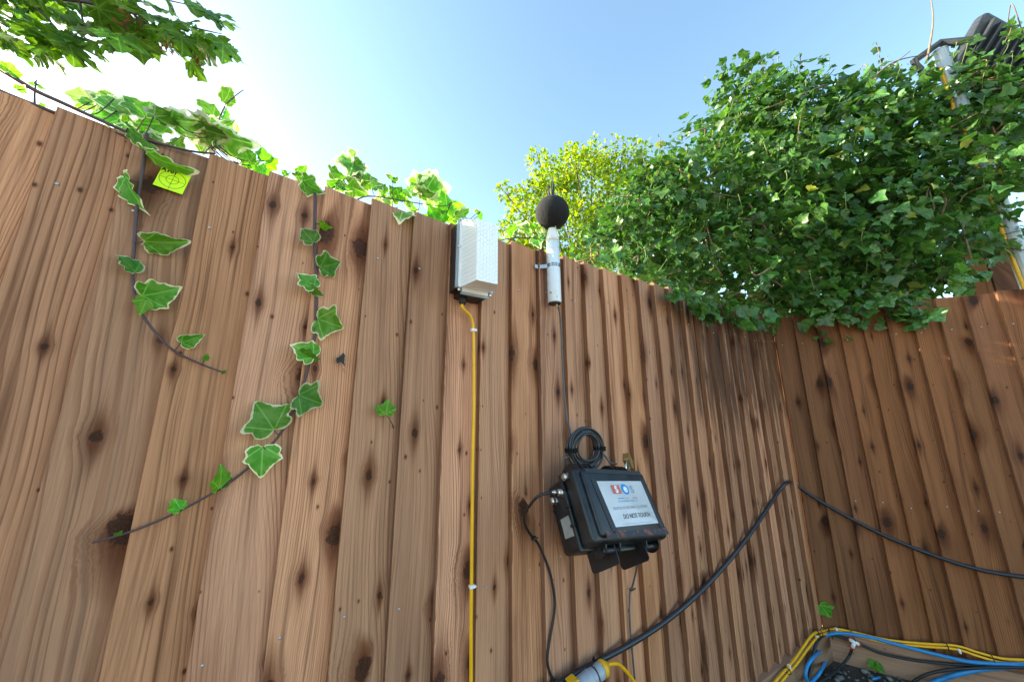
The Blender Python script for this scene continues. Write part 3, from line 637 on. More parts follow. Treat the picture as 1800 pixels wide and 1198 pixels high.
# ------------------------------------------------------------------ monitoring case
def case():
    w, h, d, ph, ro = .264, .181, .141, math.radians(30.99), math.radians(6.48)
    O = Vector((.622, -.046, .921))
    ex = Vector((math.cos(ro), 0, -math.sin(ro))); e0 = Vector((math.sin(ro), 0, math.cos(ro))); ez = math.cos(ph)*e0+math.sin(ph)*Y3; ey = ez.cross(ex)
    MW = Matrix((ex, ey, ez)).transposed().to_4x4(); MW.translation = O
    inv = MW.inverted()
    root = thing('monitoring_case', 'black hinged equipment case with white warning sheet hung tilted on the fence', 'case', mw=MW)
    def lp(u, v, p0, n): return inv @ hit(u, v, MW @ Vector(p0), (MW.to_3x3() @ Vector(n)))
    def bev(name, boxes, mat, r, seg=3):
        bm = bmesh.new()
        for b in boxes: rbox(bm, *b, r, seg)
        o = part(name, bm, mat, root)
        o.data.polygons.foreach_set('use_smooth', [True]*len(o.data.polygons)); o.data.set_sharp_from_angle(angle=math.radians(40)); return o
    fl = .072
    bev('base_shell', [(.004, w-.004, -fl, 0, -h+.004, -.004)], M['case'], .012)
    bev('seal_flange', [(-.003, w+.003, -fl-.008, -fl+.004, -h-.003, .003)], M['case'], .0035)
    bev('lid', [(.0, w, -d+.010, -fl-.009, -h, 0)], M['case'], .012, 4)
    bev('lid_panel', [(.018, w-.010, -d, -d+.016, -h+.012, -.012)], M['case'], .006)
    for zq in (-.035, -.08, -.125):
        bev('flange_rib', [(-.007, .004, -fl-.012, -fl+.004, zq-.004, zq+.004)], M['case'], .001, 1)
    # side grooves and the connectors, on the left side
    def conn(u, v, L_, r, kind):
        p = lp(u, v, (.004, 0, 0), (1, 0, 0)); bm = bmesh.new(); ax = Vector((-1, 0, 0))
        if kind == 'bnc':
            prof = [(0, .0105), (.003, .0105), (.003, .0085), (.010, .0085)] + [(q, .0088 if k % 2 else .0078) for k, q in enumerate([.010, .012, .014, .016, .018, .020, .022])] + [(.023, .0062), (.034, .0062), (.036, .0045), (.043, .0042)]
        else: prof = [(0, .010), (.004, .010), (.004, .007), (.008, .007), (.010, .0095), (.015, .0095), (.019, .006), (.020, 0)]
        lathe(bm, p, ax, prof, 20); part('connector', bm, M['chrome'], root, False); return p
    pc = conn(992, 865, .04, .007, 'bnc'); conn(978, 880, .02, .01, 'cap'); conn(999, 838, .02, .008, 'cap')
    q = [lp(u, v, (.0034, 0, 0), (1, 0, 0)) for u, v in ((985, 913), (999, 905), (1012, 940), (994, 947))]
    bm = bmesh.new(); vv = [bm.verts.new(p) for p in q]; f = bm.faces.new(vv); bmesh.ops.solidify(bm, geom=[f], thickness=.0006); part('torn_sticker', bm, M['sticker'], root)
    for (a, b) in (((972, 897), (979, 909)), ((995, 880), (1000, 892))):
        bm = bmesh.new(); cyl(bm, lp(*a, (.0036, 0, 0), (1, 0, 0)), lp(*b, (.0036, 0, 0), (1, 0, 0)), .0022, seg=6); part('side_slot', bm, M['rubber'], root)
    # hinge lugs on top, latches below, two stand plates
    for cx in (.22*w, .73*w):
        for k in (-.026, -.009, .009, .026):
            bm = bmesh.new(); n = 14; a = []
            for s in (-.0025, .0025):
                a.append([bm.verts.new((cx+k+s, -fl-.010+.042*math.cos(math.pi*i/n), -.008+.036*math.sin(math.pi*i/n))) for i in range(n+1)])
            bm.faces.new(a[0]); bm.faces.new(a[1][::-1])
            for i in range(n): bm.faces.new((a[0][i], a[1][i], a[1][i+1], a[0][i+1]))
            bm.faces.new((a[0][0], a[0][n], a[1][n], a[1][0])); part('hinge_lug', bm, M['case'], root)
        bm = bmesh.new(); cyl(bm, Vector((cx-.03, -fl+.012, .006)), Vector((cx+.03, -fl+.012, .006)), .006, seg=12); part('hinge_pin', bm, M['case'], root, True)
    for cx in (.26*w, .80*w):
        lt = bev('latch', [(cx-.024, cx+.024, -fl-.028, -fl+.010, -h-.014, -h-.004)], M['case'], .003, 2)
        for k in (-.025, .022):
            bm = bmesh.new(); n = 12; a = []
            for s in (0, .004): a.append([bm.verts.new((cx+k+s, -fl-.016+.028*math.cos(math.pi*i/n), -h+.004-.026*math.sin(math.pi*i/n))) for i in range(n+1)])
            bm.faces.new(a[0]); bm.faces.new(a[1][::-1])
            for i in range(n): bm.faces.new((a[0][i], a[1][i], a[1][i+1], a[0][i+1]))
            bm.faces.new((a[0][0], a[0][n], a[1][n], a[1][0])); o = part('latch_cheek', bm, M['case'], root)
        bm = bmesh.new(); cyl(bm, Vector((cx-.026, -fl-.030, -h-.010)), Vector((cx+.028, -fl-.030, -h-.010)), .0065, seg=12); part('latch_pin', bm, M['case'], root, True)
    bev('carry_handle', [(w*.40, w*.64, -fl-.020, -fl-.006, -h-.012, -h-.001)], M['case'], .003, 2)
    for cx in (.30*w, .70*w):
        pr = [(-.006, -h+.008), (-.006, -h-.030)] + [(-.016+.010*math.cos(a), -h-.030-.010*math.sin(a)) for a in (.5, 1.0, 1.57)] + [(-.098+.010*math.cos(a), -h-.030-.010*math.sin(a)) for a in (1.57, 2.1, 2.6, 3.14)] + [(-.108, -h+.008)]
        bm = bmesh.new(); q0 = [bm.verts.new((cx-.001, a, b)) for a, b in pr]; q1 = [bm.verts.new((cx+.001, a, b)) for a, b in pr]; bm.faces.new(q0); bm.faces.new(q1[::-1])
        for i in range(len(pr)): j = (i+1) % len(pr); bm.faces.new((q0[i], q1[i], q1[j], q0[j]))
        part('stand_plate', bm, M['case'], root)
    bm = bmesh.new(); rbox(bm, w*.45, w*.75, -.004, .045, -.05, -.03, .002, 1); rbox(bm, w*.5, w*.7, -.004, .085, -h+.05, -h+.07, .002, 1); part('wall_bracket', bm, M['rubber'], root)
    # lid tape and sheet
    n1 = (0, 1, 0); fp = (0, -d-.0012, 0)
    c4 = [lp(u, v, fp, n1) for u, v in ((1047.5, 845), (1126.5, 845), (1158, 918.5), (1081.5, 926))]
    bm = bmesh.new(); f = bm.faces.new([bm.verts.new(p) for p in c4]); bmesh.ops.solidify(bm, geom=[f], thickness=.0006); sheet = part('warning_sheet', bm, M['paper'], root)
    c = sum(c4, Vector())/4; sx = ((c4[1]-c4[0])+(c4[2]-c4[3]))/2; sz = ((c4[0]-c4[3])+(c4[1]-c4[2]))/2
    W_, H_ = sx.length, sz.length; sx.normalize(); nn = Vector((0, -1, 0)); sz2 = sz.normalized()
    def sp(a, b, k=.0011): return c+sx*(a*W_)+sz2*(b*H_)+nn*k
    def quad(name, a0, a1, b0, b1, mat, k=.0012):
        bm = bmesh.new(); bm.faces.new([bm.verts.new(sp(*p, k)) for p in ((a0, b0), (a1, b0), (a1, b1), (a0, b1))]); return link(name, bm_mesh(name, bm), sheet, None, (mat,))
    def txt(s, size, mat, a, b, st=1., bold=0., k=.0013): return text_mesh(s, size*H_, mat, sheet, sp(a, b, k), sx, sz2, 'lettering', stretch=st, bold=bold)
    quad('logo_square', -.25, -.065, .20, .40, M['ink_red'])
    txt('S', .22, M['paper'], -.158, .225, .95, .0008, .0016)
    bm = bmesh.new(); ring(bm, sp(.045, .30, .0012), sx, sz2, .0, H_*.125); link('logo_disc', bm_mesh('logo_disc', bm), sheet, None, (M['ink_blue'],))
    txt('e', .26, M['paper'], .045, .235, 1., .0008, .0016)
    txt('S', .24, M['ink_grey'], .205, .215, .95, .0008)
    quad('rule', -.20, -.07, .085, .10, M['ink_blue']); quad('rule', -.06, .07, .088, .096, M['ink_grey']); quad('rule', .13, .24, .085, .10, M['ink_red'])
    txt('SITE ENGINEERING SURVEYS LTD', .052, M['ink_pale'], 0, .01, .85)
    txt('SENSITIVE MONITORING EQUIPMENT', .085, M['ink_grey'], 0, -.145, .82, 0.)
    txt('DO NOT TOUCH', .135, M['ink'], .06, -.345, .86, 0.)
    quad('rule', -.32, .36, -.462, -.455, M['ink_grey'])
    for nm, b in (('tape', (.030, w-.012, -d-.0014, -d+.001, -h+.006, -h+.020)), ('tape', (.030, w-.02, -d-.0010, -d+.001, -.020, -.008))):
        bm = bmesh.new(); rbox(bm, *b, 0); part(nm, bm, M['tape'] if b[5] < -.1 else M['rubber'], root)
    for a, b in ((c4[0], c4[3]), (c4[1], c4[2])):
        bm = bmesh.new(); e = (a-b).normalized(); s_ = sx*(.012 if a is c4[0] else -.008); a2, b2 = a+e*.006, b-e*.012
        f = bm.faces.new([bm.verts.new(p+nn*.0002) for p in (a2-s_*1.2, b2-s_*1.2, b2+s_*.15, a2+s_*.15)]); part('tape', bm, M['rubber'], root)
    return MW, inv, w, h, d, pc, ex, ey, ez
MW, CINV, CW, CH, CD, PCON, CEX, CEY, CEZ = case()
# signal cable on the left of the case
pcw = MW @ (PCON+Vector((-.042, 0, 0)))
sc_ = [pcw, PA(947, 871, .12), PA(931, 888, .09), PA(921, 905, .06), PA(923, 922, .04), PA(934, 941, .03), PA(944, 952, .026), PA(955, 975, .024), PA(965, 1000, .024), PA(972, 1030, .024), PA(975, 1060, .024), PA(972, 1090, .024), PA(965, 1130, .024), PA(962, 1160, .024), PA(968, 1185, .024), PA(978, 1199, .026), PA(990, 1230, .026), PA(1000, 1300, .024)]
root = thing('signal_cable', 'thin black lead looping from the case connector down the fence', 'cable', pcw)
tube('sheath', spline(sc_, 6), .0036, M['rubber'], root)
def tie(root, p, ax, r=.007, tail=Vector((.012, -.006, .006))):
    L = Vector(root.location); ax = ax.normalized(); a = ax.orthogonal().normalized(); b = ax.cross(a); V = []; F = []
    tube_data([p-L+(a*math.cos(2*math.pi*i/12)+b*math.sin(2*math.pi*i/12))*r for i in range(13)], .0017, 5, False, V, F); tube_data([p-L+a*r, p-L+a*r+tail*.6, p-L+a*r+tail], .0022, 5, True, V, F)
    link('tie', mesh('tie', V, F), root, None, (M['rubber'],))
tie(root, PA(938, 945, .03), Vector((.6, 0, -.8)), .0065)
tl_ = [PA(1122, 980, .10), PA(1118, 1003, .05), PA(1112, 1028, .028), PA(1107, 1043, .024), PA(1107, 1090, .024), PA(1111, 1140, .024), PA(1116, 1198, .024), PA(1120, 1260, .024), Vector((.83, -.03, .16))]
root = thing('thin_cable', 'thin grey lead dropping from under the case behind the thick black cable', 'cable', tl_[0])
tube('sheath', spline(tl_, 6), .0028, M['grey_cable'], root); tie(root, PA(1110, 1035, .026), Vector((.3, 0, -1)), .006)
# coil of spare cable standing on the case
def coil():
    c = PA(1029, 788, .075); root = thing('cable_coil', 'round coil of grey cable bound with black straps above the case', 'cable coil', c)
    pts = []; turns, n = 16, 30
    for i in range(turns*n+1):
        t = i/n; a = 2*math.pi*t; k = int(t)
        rr = .034+.0205*((k*7 % 16)/16)+.0045*math.sin(a*1.0+k*1.7); yy = -.014+.028*((k*5 % 16)/16)+.003*math.sin(2*a+k)
        pts.append(Vector((rr*1.24*math.cos(a), yy, rr*1.12*math.sin(a))))
    V, F = tube_data(pts, .0031, 6); link('windings', mesh('windings', V, F, True), root, None, (M['coil'],))
    for sgn in (-1, 1):
        bm = bmesh.new(); n = 20; p = Vector((sgn*.056, -.001, -.002)); rows = []
        for i in range(n):
            a = 2*math.pi*i/n; o = Vector((.0185*math.cos(a), .0200*math.sin(a), 0)); rows.append([bm.verts.new(p+o+Vector((0, 0, s))) for s in (-.006, .006)])
        for i in range(n): bm.faces.new((rows[i][0], rows[i][1], rows[(i+1) % n][1], rows[(i+1) % n][0]))
        bmesh.ops.solidify(bm, geom=bm.faces[:], thickness=-.0015); part('strap', bm, M['velcro'], root)
    L = c
    tube('lead_out', [p for p in spline([L+Vector((.058, 0, -.02)), PA(1063, 800, .08), PA(1072, 812, .09), PA(1085, 815, .11)], 6)], .0028, M['grey_cable'], root)
    tube('lead_down', [p for p in spline([L+Vector((-.058, 0, -.02)), PA(993, 805, .07), PA(995, 825, .06), PA(1002, 832, .07)], 6)], .0028, M['grey_cable'], root)
coil()
def padlock():
    p = PA(1104, 810, .10); root = thing('padlock', 'small brass padlock at the top right corner of the black case', 'padlock', p)
    m = Matrix.Scale(1.35, 4) @ Matrix.Rotation(math.radians(-28), 4, 'Y') @ Matrix.Rotation(math.radians(35), 4, 'Z')
    bm = bmesh.new(); rbox(bm, -.014, .014, -.008, .008, -.014, .014, .0015, 2); o = part('body', bm, M['brass'], root); o.matrix_local = m
    bm = bmesh.new(); lathe(bm, (.0, -.0081, -.004), (0, -1, 0), [(0, .005), (.0006, .005), (.0006, 0)], 14); o = part('keyhole', bm, M['chrome'], root); o.matrix_local = m
    V, F = tube_data(spline([Vector((-.013, 0, .006)), Vector((-.026, .002, .007)), Vector((-.033, .004, 0)), Vector((-.026, .002, -.008)), Vector((-.013, 0, -.008))], 5), .0025, 8); o = link('shackle', mesh('shackle', V, F, True), root, None, (M['chrome'],)); o.matrix_local = m
padlock()
# thick black cable across both fences
tc = [PA(930, 1232, .04), PA(985, 1198, .036), PA(1060, 1157, .032), PA(1110, 1130, .03), PA(1170, 1091, .03), PA(1230, 1040, .03), PA(1280, 986, .03), PA(1320, 935, .03), PA(1350, 891, .03), PA(1370, 861, .032), PA(1383, 848, .04)] + [PB(u, v, o) for u, v, o in ((1392, 847, .04), (1402, 853, .032), (1440, 879, .03), (1500, 913, .03), (1560, 943, .03), (1640, 975, .03), (1720, 1000, .03), (1800, 1013.5, .03), (1900, 1024, .03))]
root = thing('thick_cable', 'thick black cable rising along the pale fence and sagging past the corner', 'cable', tc[0])
tube('sheath', spline(tc, 7), .0080, M['armoured'], root, 14)
bm = bmesh.new(); L = Vector(root.location); hk = PB(1391, 842, .02); cyl(bm, hk-L+BN*-.02, hk-L+BN*.035, .0035, seg=8); cyl(bm, hk-L+BN*.03, hk-L+BN*.035+Z3*.012, .0035, seg=8); part('hook', bm, M['rubber'], root)
tie(root, PA(1046, 1164, .034), tc[2]-tc[1], .0092, Vector((-.006, -.01, .012)))
# plug and socket hanging on the thick cable
def plug():
    a, b = PA(1012, 1212, .062), PA(1070, 1166, .062); root = thing('cable_plug', 'grey and yellow industrial plug tied beneath the thick black cable', 'plug', a); L = a; ax = (b-a).normalized(); l = (b-a).length
    bm = bmesh.new(); lathe(bm, Vector(), ax, [(0, .016), (.004, .021), (l*.42, .022), (l*.44, .0198), (l*.74, .0198), (l*.76, .0175)], 24); part('body', bm, M['grey_plug'], root)
    bm = bmesh.new(); lathe(bm, ax*(l*.76), ax, [(0, .0195), (.010, .0205), (.017, .015), (.024, .009), (.024, .005)], 20); part('cable_nut', bm, M['yellow_plug'], root)
    bm = bmesh.new(); lathe(bm, ax*-.004, -ax, [(0, .018), (.002, .024), (.030, .024), (.034, .020)], 24); part('socket_collar', bm, M['yellow_plug'], root)
    s = ax.cross(-Y3).normalized(); up = -s if s.z < 0 else s
    bm = bmesh.new(); m = Matrix((ax, -Y3, up)).transposed().to_4x4(); m.translation = ax*.0+up*.024; rbox(bm, -.018, .006, -.014, .014, -.001, .006, .002, 2, m); part('hinged_flap', bm, M['yellow_plug'], root)
    bm = bmesh.new(); m.translation = ax*(l*.30)-Y3*.024; rbox(bm, -.008, .008, -.001, .001, -.006, .006, .0006, 1, m); part('maker_plate', bm, M['rubber'], root)
    p = [b-ax*.002, PA(1086, 1166, .058), PA(1100, 1178, .05), PA(1114, 1196, .042), PA(1124, 1215, .04), PA(1134, 1260, .04)]
    tube('lead', spline(p, 6), .0048, M['yellow'], root)
    tie(root, a+ax*l*.55, ax, .0215)
plug()
# ------------------------------------------------------------------ cables and pipes on the gravel boards
def PX(u, v, o=.046):
    p = PA(u, v, o) if u < 1446 else PB(u, v, o)
    if p.z < .012: p = PG(u, v, .012)
    return p
def run(name, label, cat, px, r, mat, o=.046, group=None, clips=()):
    pts = [PX(u, v, o) for u, v in px]; root = thing(name, label, cat, pts[len(pts)//2], group); tube('sheath', spline(pts, 7), r, M[mat], root)
    for u, v in clips: clip(root, PX(u, v, o), -Y3 if u < 1446 else BN, (PX(u+8, v+(-8 if u < 1440 else 1), o)-PX(u-8, v-(-8 if u < 1440 else 1), o)))
    return root
Y1 = [(1330, 1245), (1362, 1198), (1395, 1160), (1412, 1136), (1430, 1113), (1450, 1107.5), (1470, 1104.5), (1500, 1110), (1560, 1123.5), (1620, 1130), (1680, 1134), (1720, 1146), (1760, 1156), (1800, 1159), (1860, 1163)]
Y2 = [(1342, 1245), (1373, 1198), (1401, 1165), (1420, 1139), (1437, 1119), (1455, 1112), (1475, 1108.5), (1500, 1115), (1560, 1129), (1620, 1135), (1680, 1140), (1720, 1152.5), (1760, 1163), (1800, 1164.5), (1860, 1168)]
ra = run('yellow_cable', 'upper of the two yellow cables running along the gravel boards', 'cable', Y1, .0046, 'yellow', .042, clips=((1470, 1105), (1387, 1170)))
rb = run('yellow_cable', 'lower of the two yellow cables running along the gravel boards', 'cable', Y2, .0046, 'yellow', .044, clips=((1436, 1119), (1686, 1142)))
for u, v, ww in ((1441, 1112, .011), (1458, 1109, .011), (1497, 1112, .011), (1665, 1136, .012), (1743, 1156, .016), (1384, 1178, .012)): tie(rb, PX(u, v, .046), (PX(u+6, v+(1 if u > 1445 else -7))-PX(u-6, v-(1 if u > 1445 else -7))), ww, Vector((.004, -.006, -.02)))
run('blue_pipe', 'blue pipe arching from the corner joint along the gravel board under the yellow cables', 'pipe', [(1448, 1140), (1446, 1128), (1452, 1117), (1465, 1112.5), (1490, 1113), (1530, 1119.5), (1570, 1130), (1620, 1143), (1670, 1155), (1700, 1161.5), (1740, 1165), (1800, 1167), (1860, 1170)], .0068, 'blue', .056)
lp_ = run('blue_pipe', 'looped blue pipe hanging below the red ringed joint in the corner', 'pipe', [(1446, 1141), (1432, 1152), (1420, 1168), (1416, 1184), (1422, 1199), (1434, 1190), (1444, 1176), (1451, 1160), (1451, 1144)], .0062, 'blue', .060)
bm = bmesh.new(); L = Vector(lp_.location); a = PX(1449, 1147, .058)-L; b = PX(1447, 1131, .058)-L
cyl(bm, a, b, .0085, seg=14); part('joint', bm, M['white_plastic'], lp_, True)
for t in (0, 1):
    bm = bmesh.new(); p = a.lerp(b, t); cyl(bm, p-(b-a)*.06, p+(b-a)*.06, .0092, seg=14); part('joint_ring', bm, M['red'], lp_)
run('blue_pipe', 'thicker blue pipe sweeping low across the soil along the gravel board', 'pipe', [(1600, 1225), (1640, 1199), (1680, 1185), (1720, 1176), (1760, 1172), (1800, 1170.5), (1860, 1172)], .0085, 'blue', .060)
bp = run('black_pipe', 'black pipe with white tee fitting beneath the blue arch', 'pipe', [(1460, 1116), (1476, 1118), (1492, 1124), (1508, 1130), (1525, 1138), (1550, 1148), (1600, 1158.5), (1660, 1165.5), (1700, 1168), (1800, 1170), (1860, 1173)], .0052, 'rubber', .050)
L = Vector(bp.location)
tube('branch', spline([PX(u, v, .052) for u, v in ((1501, 1130), (1497, 1142), (1491, 1155), (1478, 1170), (1460, 1186), (1436, 1200))], 6), .0050, M['rubber'], bp)
bm = bmesh.new(); cyl(bm, PX(1492, 1123, .05)-L, PX(1511, 1132, .05)-L, .0075, seg=14); cyl(bm, PX(1502, 1127, .05)-L, PX(1498, 1138, .05)-L, .0072, seg=14); part('tee', bm, M['white_plastic'], bp, True)
for (u0, v0), (u1, v1) in (((1490, 1122), (1492, 1123)), ((1510, 1131.5), (1512, 1132.5)), ((1498.4, 1137), (1497.6, 1139))):
    bm = bmesh.new(); cyl(bm, PX(u0, v0, .05)-L, PX(u1, v1, .05)-L, .0082, seg=14); part('tee_ring', bm, M['red'], bp)
run('black_pipe', 'black pipe looping down beside the looped blue pipe', 'pipe', [(1450, 1114), (1440, 1122), (1432, 1138), (1428, 1160), (1424, 1180), (1418, 1205)], .0058, 'rubber', .050)
run('black_pipe', 'black pipe curving off the soil to meet the thicker blue pipe', 'pipe', [(1590, 1210), (1606, 1197), (1625, 1186), (1655, 1178), (1700, 1174), (1760, 1172), (1860, 1173)], .0055, 'rubber', .066)
# ------------------------------------------------------------------ stones and litter on the soil
def stones():
    g = G('stone'); n = g.noise(g.coord('Object'), 60, 4, .6); r = g.rnd(); c = g.mix(r, (.10, .10, .105), (.26, .24, .21)); g.set(Base_Color=g.hsv(c, .5, 1., g.step(n, .3, .7, .7, 1.2)), Roughness=.85); g.bump(n, .3, .003)
    protos = []
    for k in range(5):
        bm = bmesh.new(); bmesh.ops.create_icosphere(bm, subdivisions=1, radius=1)
        for v in bm.verts: v.co = Vector((v.co.x*random.uniform(.8, 1.2), v.co.y*random.uniform(.7, 1), v.co.z*random.uniform(.5, .7)))
        me = bm_mesh('pebble', bm, True); me.materials.append(g.m); protos.append(me)
    rp = random.Random(4)
    for i in range(170):
        u, v = rp.uniform(1400, 1700), rp.uniform(1150, 1230); p = PG(u, v, 0)
        if (p-CORNER).dot(BN) < .05 or p.y > -.05: continue
        o = link('pebble', rp.choice(protos), GROUND, p+Vector((0, 0, .002))); s = rp.choice((.006, .008, .011, .016)); o.scale = (s*rp.uniform(.8, 1.4), s, s); o.rotation_euler = (rp.uniform(-.4, .4), rp.uniform(-.4, .4), rp.uniform(0, 6))
    V = []; F = []
    for i in range(1500):
        p = CORNER+BN*(.04+rp.random()*1.3)+BD*rp.uniform(-.6, 1.3)
        if p.y > -.05: continue
        s = rp.uniform(.002, .005); b = len(V)
        for d in ((1, 0, 0), (0, 1, 0), (-1, 0, 0), (0, -1, 0), (0, 0, 1)): V.append((p.x+d[0]*s*rp.uniform(.6, 1.5), p.y+d[1]*s, d[2]*s))
        F += [(b, b+1, b+4), (b+1, b+2, b+4), (b+2, b+3, b+4), (b+3, b, b+4)]
    o = link('grit', mesh('grit', V, F), GROUND, None, (g.m,)); o['kind'] = 'stuff'
stones()
pw = PG(1540, 1172, .02)
vine('weed_seedling', 'small yellow green leafy seedling growing from the soil by the gravel board', [[PG(1540, 1178, 0), pw]], [('young', pw, pw+Vector((.03, -.02, .012)), 10, 1.2), ('young', pw, pw+Vector((-.03, -.015, .012)), 10, 1.2), ('young', pw, pw+Vector((.0, .02, .03)), 10, 1.2)], rad=.0016, cat='plant')
bm = bmesh.new(); pp = PG(1533, 1193, .008); cyl(bm, Vector(), Vector((.045, -.015, .001)), .004, seg=8); tag(link('pipe_offcut', bm_mesh('pipe_offcut', bm, True), None, pp, (M['blue'],)), 'short offcut of blue pipe lying loose on the soil', 'pipe')
# ------------------------------------------------------------------ foliage masses
def merge_leaves(name, mats, shape, mat, parent, fold=.25):
    """mats: list of 4x4 numpy; shape: list of (x,y) outline; one mesh"""
    ol = np.array(shape); n = len(ol)
    base = np.column_stack([ol[:, 0], ol[:, 1], fold*np.abs(ol[:, 0])-.18*(ol[:, 1]-.3)**2]); base = np.vstack([base, [0, .35, 0]])
    co = np.column_stack([ol[:, 0], ol[:, 1], np.ones(n)]); co = np.vstack([co, [0, .35, 0]])
    Ms = np.array(mats); K = len(Ms); h = np.column_stack([base, np.ones(n+1)])
    V = np.einsum('kij,nj->kni', Ms, h)[:, :, :3].reshape(-1, 3)
    tri = np.array([(i, (i+1) % n, n) for i in range(n)]); Fa = (tri[None]+(np.arange(K)*(n+1))[:, None, None]).reshape(-1, 3)
    me = bpy.data.meshes.new(name); me.vertices.add(len(V)); me.vertices.foreach_set('co', V.ravel()); me.loops.add(Fa.size); me.loops.foreach_set('vertex_index', Fa.ravel().astype(np.int32))
    me.polygons.add(len(Fa)); me.polygons.foreach_set('loop_start', np.arange(0, Fa.size, 3, dtype=np.int32)); me.polygons.foreach_set('use_smooth', np.ones(len(Fa), bool)); me.update(calc_edges=True); me.validate()
    at = me.attributes.new('leafco', 'FLOAT_VECTOR', 'POINT'); at.data.foreach_set('vector', np.tile(co, (K, 1)).ravel())
    at = me.attributes.new('leafrnd', 'FLOAT', 'POINT'); at.data.foreach_set('value', np.repeat(rng.random(K), n+1))
    o = link(name, me, parent, None, (mat,)); o['kind'] = 'stuff'; return o
def clumps(lobes, k, fr=(.28, .5)):
    out = list(lobes)
    for c, r in lobes:
        for _ in range(k):
            d = Vector(rng.normal(size=3)).normalized(); q = random.uniform(*fr); out.append((c+Vector((d.x*r[0], d.y*r[1], d.z*r[2]))*random.uniform(.75, 1.0), tuple(x*q for x in r)))
    return out
def lobes_sample(lobes, n, shell=.55):
    vol = np.array([l[1][0]*l[1][1]*l[1][2] for l in lobes])**.75; idx = rng.choice(len(lobes), n, p=vol/vol.sum()); out = []
    for i in idx:
        c, r = lobes[i]; d = Vector(rng.normal(size=3)).normalized(); q = shell+(1-shell)*rng.random()**.6
        q *= 1+.16*math.sin(5*d.x+3*i)*math.cos(6*d.z+i)
        out.append((Vector((c[0]+d.x*r[0]*q, c[1]+d.y*r[1]*q, c[2]+d.z*r[2]*q)), d, q))
    return out
SIMPLE_IVY = [(0, 0), (.28, -.08), (.46, .12), (.56, .42), (.25, .58), (0, 1), (-.25, .58), (-.56, .42), (-.46, .12), (-.28, -.08)]
SIMPLE_OVAL = [(0, 0), (.26, .25), (.28, .55), (0, 1), (-.28, .55), (-.26, .25)]
def project(P):
    v = P-CAM; z = v.dot(FW); return PW/2+FPX*v.dot(RT)/z, PH/2-FPX*v.dot(UP)/z, z
